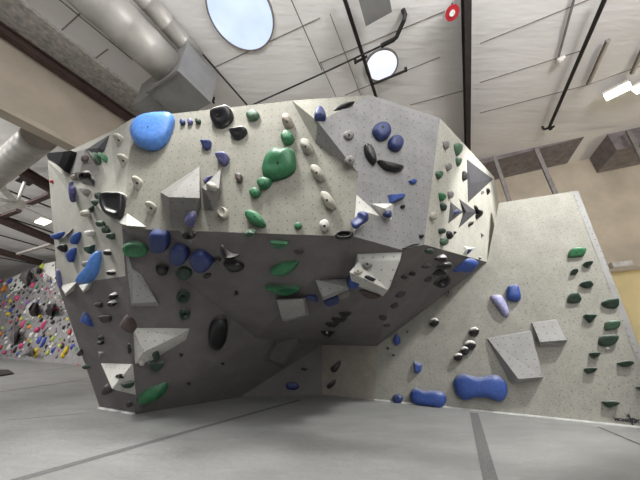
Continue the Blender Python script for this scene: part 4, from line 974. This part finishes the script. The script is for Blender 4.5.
def skylight(label, c, rx_px, mat):
    p = at_ceil(*c, .03); dep = (p - O).dot(Vector((0, CT, ST))); r = rx_px * dep / F
    o = empty('skylight', p, label, 'skylight')
    a = UD.copy(); a = (a - CN * a.dot(CN)).normalized(); b = CN.cross(a)
    n = 48
    V = [p + a * r * math.cos(2 * math.pi * i / n) + b * r * math.sin(2 * math.pi * i / n) for i in range(n)]
    mesh_obj('diffuser', [v - CN * .01 for v in V], [tuple(range(n))], M[mat], o)
    R, Fr = [], []
    for i in range(n):
        d = (V[i] - p).normalized(); t = d.cross(CN)
        R += [p + d * r - CN * .03, p + d * (r + .035) - CN * .03, p + d * (r + .035) + CN * .05, p + d * r + CN * .05]
    for i in range(n):
        for k_ in range(4):
            x, y = i * 4 + k_, i * 4 + (k_ + 1) % 4; x2, y2 = ((i + 1) % n) * 4 + k_, ((i + 1) % n) * 4 + (k_ + 1) % 4
            Fr.append((x, y, y2, x2))
    mesh_obj('frame', R, Fr, M['thin'], o, smooth=False)
    return p, r
SK1 = skylight('large round skylight glowing pale blue over the front panel', (241, 15), 31.5, 'skyl')
SK2 = skylight('small round skylight glowing white beside the black ceiling pipe', (381.5, 65.5), 14.8, 'skyw')
# lit high bay at the right
for a, b, lab in [((605, 98), (631, 85), 'bright lit high bay light at the right edge of the ceiling, left one'), ((634, 92), (652, 82), 'bright lit high bay light cut by the right border of the view')]:
    p, q = at_ceil(*a, .25), at_ceil(*b, .25)
    o = empty('high_bay_light', (p + q) / 2, lab, 'ceiling light')
    v_, f_ = box_verts(p, q, .36, .06); mesh_obj('housing', [x + UP * .06 for x in v_], f_, M['whitep'], o)
    v_, f_ = box_verts(p, q, .3, .04); mesh_obj('lamp_panel', v_, f_, M['lamp'], o)
# red bell
p = at_ceil(452, 12.5, .35); o = empty('alarm_bell', p, 'small round red alarm bell with white centre on the ceiling', 'alarm bell')
tcv = (O - p).normalized(); ax = (tcv * .8 - UP * .3).normalized()
v_, f_ = tube_verts([p, p + ax * .08], .135, 20); mesh_obj('gong', v_, f_, M['redp'], o)
v_, f_ = tube_verts([p + ax * .08, p + ax * .1], .055, 14); mesh_obj('cap', v_, f_, M['whitep'], o)
v_, f_ = tube_verts([p, at_ceil(452, 4, .0)], .02, 8); mesh_obj('bracket', v_, f_, M['steel'], o)
# hanging grey box unit
p = at_ceil(375, 2, .55); V = []
o = empty('unit_heater', p, 'grey box unit hanging from the ceiling at the top edge', 'heater')
v_, f_ = box_verts(p - UD * .28 + VD * .0, p + UD * .28, .5, .3); mesh_obj('casing', v_, f_, M['ductd'], o)
for s in (-1, 1):
    h0 = p + UD * .2 * s; v_, f_ = tube_verts([h0 + UP * .1, h0 + UP * .6], .012, 6); mesh_obj('hanger_rod', v_, f_, M['thin'], o)
# thin hanging wires
for a, b, lab in [((330, 14), (361, 96), 'thin grey wire along the ceiling left of the black pipe'), ((320, 62), (336, 97), 'short thin wire on the ceiling above the top corner facet')]:
    pipe('cable', lab, a, b, .01, 'thin', .1, 6, cat='cable')
pipe('cable', 'thin wire on the ceiling right of the big skylight', (290, -3), (322, 70), .01, 'steel', .1, 6, cat='cable')
# small black hooks seen just over the wall top
for x, y, lab in [(213, 102, 'small black hook hanging over the top edge of the front panel')]:
    p = at_ceil(x, y, .25); v_, f_ = join(tube_verts([p + UP * .2, p, p - UP * .06 + UD * .05], .035, 8)); tag(mesh_obj('ceiling_hook', v_, f_, M['blk']), lab, 'hook')

# round duct and plenum box
def duct(name, label, pts, r, mat, ribs=True, cat='duct'):
    V, Fc = [], []
    p, q = pts; n = 28; d = q - p; m = max(4, int(d.length / .45)); rings = []
    for i in range(m + 1):
        t = i / m; rings.append((t, r))
        if 0 < i < m and ribs: rings[-1:] = [(t - .012, r), (t - .008, r * 1.018), (t + .008, r * 1.018), (t + .012, r)]
    dd = d.normalized(); a = dd.cross(UP).normalized(); b = dd.cross(a)
    for t, rr in rings:
        for k_ in range(n):
            an = 2 * math.pi * k_ / n; V.append(p + d * t + (a * math.cos(an) + b * math.sin(an)) * rr)
    for i in range(len(rings) - 1):
        for k_ in range(n): Fc.append((i * n + k_, i * n + (k_ + 1) % n, (i + 1) * n + (k_ + 1) % n, (i + 1) * n + k_))
    Fc.append(tuple(range(n - 1, -1, -1))); Fc.append(tuple(range((len(rings) - 1) * n, len(rings) * n)))
    o = mesh_obj(name, V, Fc, M[mat]); tag(o, label, cat)
    for pl in o.data.polygons: pl.use_smooth = len(pl.vertices) == 4
    return o
ZD = 6.65
p = at_z(180, 79, ZD); uu = p.dot(UD); zz = p.z
duct('round_duct', 'large round galvanised duct along the ceiling at upper left', (p - VD * 7, p - VD * .325), .42, 'duct')
# plenum box at its end
bx = empty('duct_box', p, 'grey sheet metal box at the end of the large round duct', 'duct')
v0 = p.dot(VD) + .0; c = p
def off(a, b, z): return c + UD * a + VD * b + UP * z
v_, f_ = join(hexa([off(-.62, -.32, -.5), off(.55, -.32, -.5), off(.55, .6, -.5), off(-.62, .6, -.5), off(-.62, -.32, .55), off(.55, -.32, .55), off(.55, .6, .55), off(-.62, .6, .55)]),
              hexa([off(-1.5, -.22, -.36), off(-.6, -.22, -.36), off(-.6, .6, -.36), off(-1.5, .6, -.36), off(-1.5, -.22, .5), off(-.6, -.22, .5), off(-.6, .6, .5), off(-1.5, .6, .5)]))
mesh_obj('casing', v_, f_, M['ductd'], bx)
v_, f_ = box_verts(off(-.64, -.33, -.51), off(.57, -.33, -.51), .05, .05); mesh_obj('seam_flange', v_, f_, M['ductd'], bx)
p2 = at_ceil(191, 50, .36)
duct('flexible_duct', 'narrow wrinkled flexible duct beside the large round duct', (p2 - VD * 1.5, p2 + VD * .2), .21, 'duct')
# brown girder and grey joist along the bulkhead
a_ = at_u(-2, 26.5, -7.3); b_ = at_u(132, 119.5, -7.3)
v_, f_ = ibeam(a_ - VD * 3 + UP * 0, b_ + VD * 3, .2, .2, .04); tag(mesh_obj('steel_girder', v_, f_, M['brownsteel']), 'brown steel girder along the top of the cream bulkhead', 'beam')

# ---------------- second bay overhead ----------------
ZG = 7.75
def zpt(x, y, z): return at_z(x, y, z)
for i, (a, b, w, h, lab) in enumerate([((-4, 155), (56, 191), .28, .4, 'brown girder in the left bay, nearest one behind the round duct end'), ((-6, 216.5), (58, 242.5), .3, .45, 'brown girder across the left bay, middle one'), ((-6, 250), (42, 263), .3, .45, 'brown girder across the left bay, farthest one')]):
    v_, f_ = ibeam(zpt(*a, ZG), zpt(*b, ZG), w, h, .05); tag(mesh_obj('steel_girder', v_, f_, M['brownsteel']), lab, 'beam')
for a, b, lab in [((0, 187), (52, 208), 'thin dark roof purlin in the left bay, first below the round duct'), ((4, 216), (54, 233), 'thin dark roof purlin just above the middle brown girder'), ((-4, 234), (56, 251), 'thin dark roof purlin just below the middle brown girder'), ((-4, 257), (40, 265), 'thin dark roof purlin below the farthest brown girder')]:
    v_, f_ = tube_verts([zpt(*a, 8.1), zpt(*b, 8.1)], .05, 6); tag(mesh_obj('roof_purlin', v_, f_, M['blk']), lab, 'beam')
for a, b, lab in [((-2, 218), (19, 210.5), 'short brown cross beam at the left border in the left bay'), ((27, 204.5), (51, 194.5), 'short brown cross beam beside the wall edge in the left bay'), ((18, 254), (52, 244), 'pale cross brace below the middle brown girder')]:
    v_, f_ = box_verts(zpt(*a, 7.9), zpt(*b, 7.9), .25, .2); tag(mesh_obj('cross_beam', v_, f_, M['conc' if 'pale' in lab else 'brownsteel']), lab, 'beam')
p = at_z(40, 137, 6.6); duct('round_duct', 'round galvanised duct with a closed end in the left bay', (p - UD * 9, p), .42, 'duct')
p = at_z(26, 196, 6.9)
# ceiling fan
hubp = at_z(17, 203, 6.6); topp = Vector((hubp.x, hubp.y, 8.2 * K)); topp = at_z(25, 181, 7.6)
fan = empty('ceiling_fan', hubp, 'large white ceiling fan on a pole in the left bay', 'ceiling fan')
v_, f_ = tube_verts([hubp, topp], .06, 8); mesh_obj('pole', v_, f_, M['whitep'], fan)
v_, f_ = tube_verts([hubp - UP * .15, hubp + UP * .12], .28, 16); mesh_obj('hub', v_, f_, M['whitep'], fan)
v_, f_ = box_verts(topp - UD * .3, topp + UD * .3, .5, .12); mesh_obj('mounting_plate', v_, f_, M['steel'], fan)
for i in range(5):
    an = 2 * math.pi * i / 5 + .3; d = Vector((math.cos(an), math.sin(an), 0))
    v_, f_ = box_verts(hubp + d * .2 - UP * .05, hubp + d * 2.0 - UP * .08, .26, .025, (UP + d.cross(UP) * .25).normalized()); mesh_obj('blade', v_, f_, M['whitep'], fan)
p = at_z(43, 222, 7.4); o = empty('high_bay_light', p, 'bright white high bay light in the left bay', 'ceiling light')
v_, f_ = box_verts(p - UD * .5, p + UD * .5, .45, .06); mesh_obj('lamp_panel', v_, f_, M['lamp'], o)
v_, f_ = box_verts(p - UD * .55 + UP * .09, p + UD * .55 + UP * .09, .52, .08); mesh_obj('housing', v_, f_, M['whitep'], o)

# ---------------- behind the right wall ----------------
for a, b, lab in [((494, 156), (508, 206), 'grey steel stud above the right wall, left of two'), ((536, 149), (554.5, 197), 'grey steel stud above the right wall, right of two')]:
    p, q = at_v(*a, VW + .75), at_v(*b, VW + .75); q.x, q.y = p.x, p.y
    v_, f_ = box_verts(p, Vector((p.x, p.y, q.z - 1.2)), .1, .08, VD); tag(mesh_obj('steel_stud', v_, f_, M['thin']), lab, 'post')
a, b = at_v(470, 165, VW + .8), at_v(585, 138, VW + .8)
zc = ceil_z(2) - .06
uA, uB = at_z(478, 160.5, zc).dot(UD) / K, at_z(580, 138, zc).dot(UD) / K
v_, f_ = ubox(uA - 2.5, uB, 8.75, VB - .02, zc - .12, zc + .02); tag(mesh_obj('ceiling_soffit', v_, f_, M['dark']), 'dark soffit panel where ceiling meets the back wall, behind the steel studs', 'soffit')
uC = at_z(604, 133, zc).dot(UD) / K
v_, f_ = ubox(uC, uC + 5, 8.9, VB - .02, zc - .75, zc - .05); tag(mesh_obj('ceiling_soffit', v_, f_, M['dark']), 'dark soffit box at the right border below the lit high bay lights', 'soffit')
p, q = at_v(628, 131, 8.6), at_v(648, 172, 8.6)
v_, f_ = box_verts(p, q, .1, .08, VD); tag(mesh_obj('steel_stud', v_, f_, M['thin']), 'slanted grey steel brace by the right border', 'post')
p = at_v(621, 264.5, VB - .15); o = empty('wall_light', p, 'white wall light sitting on the ledge of the cream back wall', 'wall light')
v_, f_ = box_verts(p - UD * .24, p + UD * .24, .2, .16); mesh_obj('casing', v_, f_, M['whitep'], o)
v_, f_ = box_verts(p - UD * .27 - UP * .1, p + UD * .27 - UP * .1, .24, .04); mesh_obj('base', v_, f_, M['cream'], o)
# a grey mat at far left on the floor
V = [at_z(x, y, 0) + UP * .01 for x, y in [(-6, 371), (8, 371), (13, 374.5), (-6, 377.5)]]
v_, f_ = hexa(V + [v + UP * .06 for v in V]); tag(mesh_obj('floor_mat', v_, f_, M['steel']), 'dark flat mat on the floor at the left border', 'mat')

# ================================================================== LIGHT
def area(name, loc, target, size, power, col=(1, 1, 1), sy=None):
    l = bpy.data.lights.new(name, 'AREA'); l.energy = power; l.color = col; l.size = size
    if sy: l.shape = 'RECTANGLE'; l.size_y = sy
    o = bpy.data.objects.new(name, l); COL.objects.link(o); o.location = loc
    o.rotation_euler = (Vector(target) - Vector(loc)).to_track_quat('-Z', 'Y').to_euler()
    return o
def spot(name, loc, target, ang, power, col, soft=.2):
    l = bpy.data.lights.new(name, 'SPOT'); l.energy = power; l.color = col; l.spot_size = math.radians(ang); l.spot_blend = .35; l.shadow_soft_size = soft
    o = bpy.data.objects.new(name, l); COL.objects.link(o); o.location = loc
    o.rotation_euler = (Vector(target) - Vector(loc)).to_track_quat('-Z', 'Y').to_euler(); return o
spot('unseen_spot', (-2.1, .9, 8.1), (-1.5, 3.15, 4.4), 56, 2400, (1, 1, .97), .5)
spot('unseen_spot', (6.9, 1.3, 7.9), (4.15, 5.7, 3.1), 47, 3300, (1, 1, .97), .25)
spot('unseen_spot', (-7.2, 1.2, 7.4), (-4.9, 4.6, 2.2), 44, 1900, (1, 1, .98), .9)  # unseen spot, added to brighten the left side panel
area('unseen_area_lamp', (-16, 3, 8.6), (-18, 9, 3), 2.5, 1400, (1, .99, .97))
area('unseen_area_lamp', (-28, 7, 8.6), (-27, 14, 2), 2.5, 1600, (1, .99, .97))
area('unseen_area_lamp', (2.5, -4, 6.3), (.5, 6, .0), 5, 420)  # unseen fill added behind the camera to lift floor, cave and lower slab
area('ceiling_fill', (-3, -3, 5.2), (-3, -2.5, 9), 3, 430)  # both uplights are unseen fills, added to brighten the ceiling
area('ceiling_fill', (4.5, -3, 5.2), (4.5, -2, 9), 3, 640)
wl = bld(7.6, VB - .9, 1.2)
area('wall_lamp', wl, wl + VD * 1 + UP * .6, .6, 150, (1, .9, .68))
w = bpy.data.worlds.new('ambient'); bpy.context.scene.world = w; w.use_nodes = True
w.node_tree.nodes['Background'].inputs[0].default_value = (.97, .98, 1, 1)
w.node_tree.nodes['Background'].inputs[1].default_value = .4

# ================================================================== CAMERA
cd = bpy.data.cameras.new('camera'); cam = bpy.data.objects.new('camera', cd); COL.objects.link(cam)
cd.sensor_width = 36; cd.lens = F / 640 * 36; cd.clip_start = .05; cd.clip_end = 200
cam.location = O; cam.rotation_euler = (math.radians(90) + TH, 0, 0)
sc = bpy.context.scene; sc.camera = cam
sc.view_settings.view_transform = 'Standard'; sc.view_settings.look = 'None'; sc.view_settings.exposure = 0
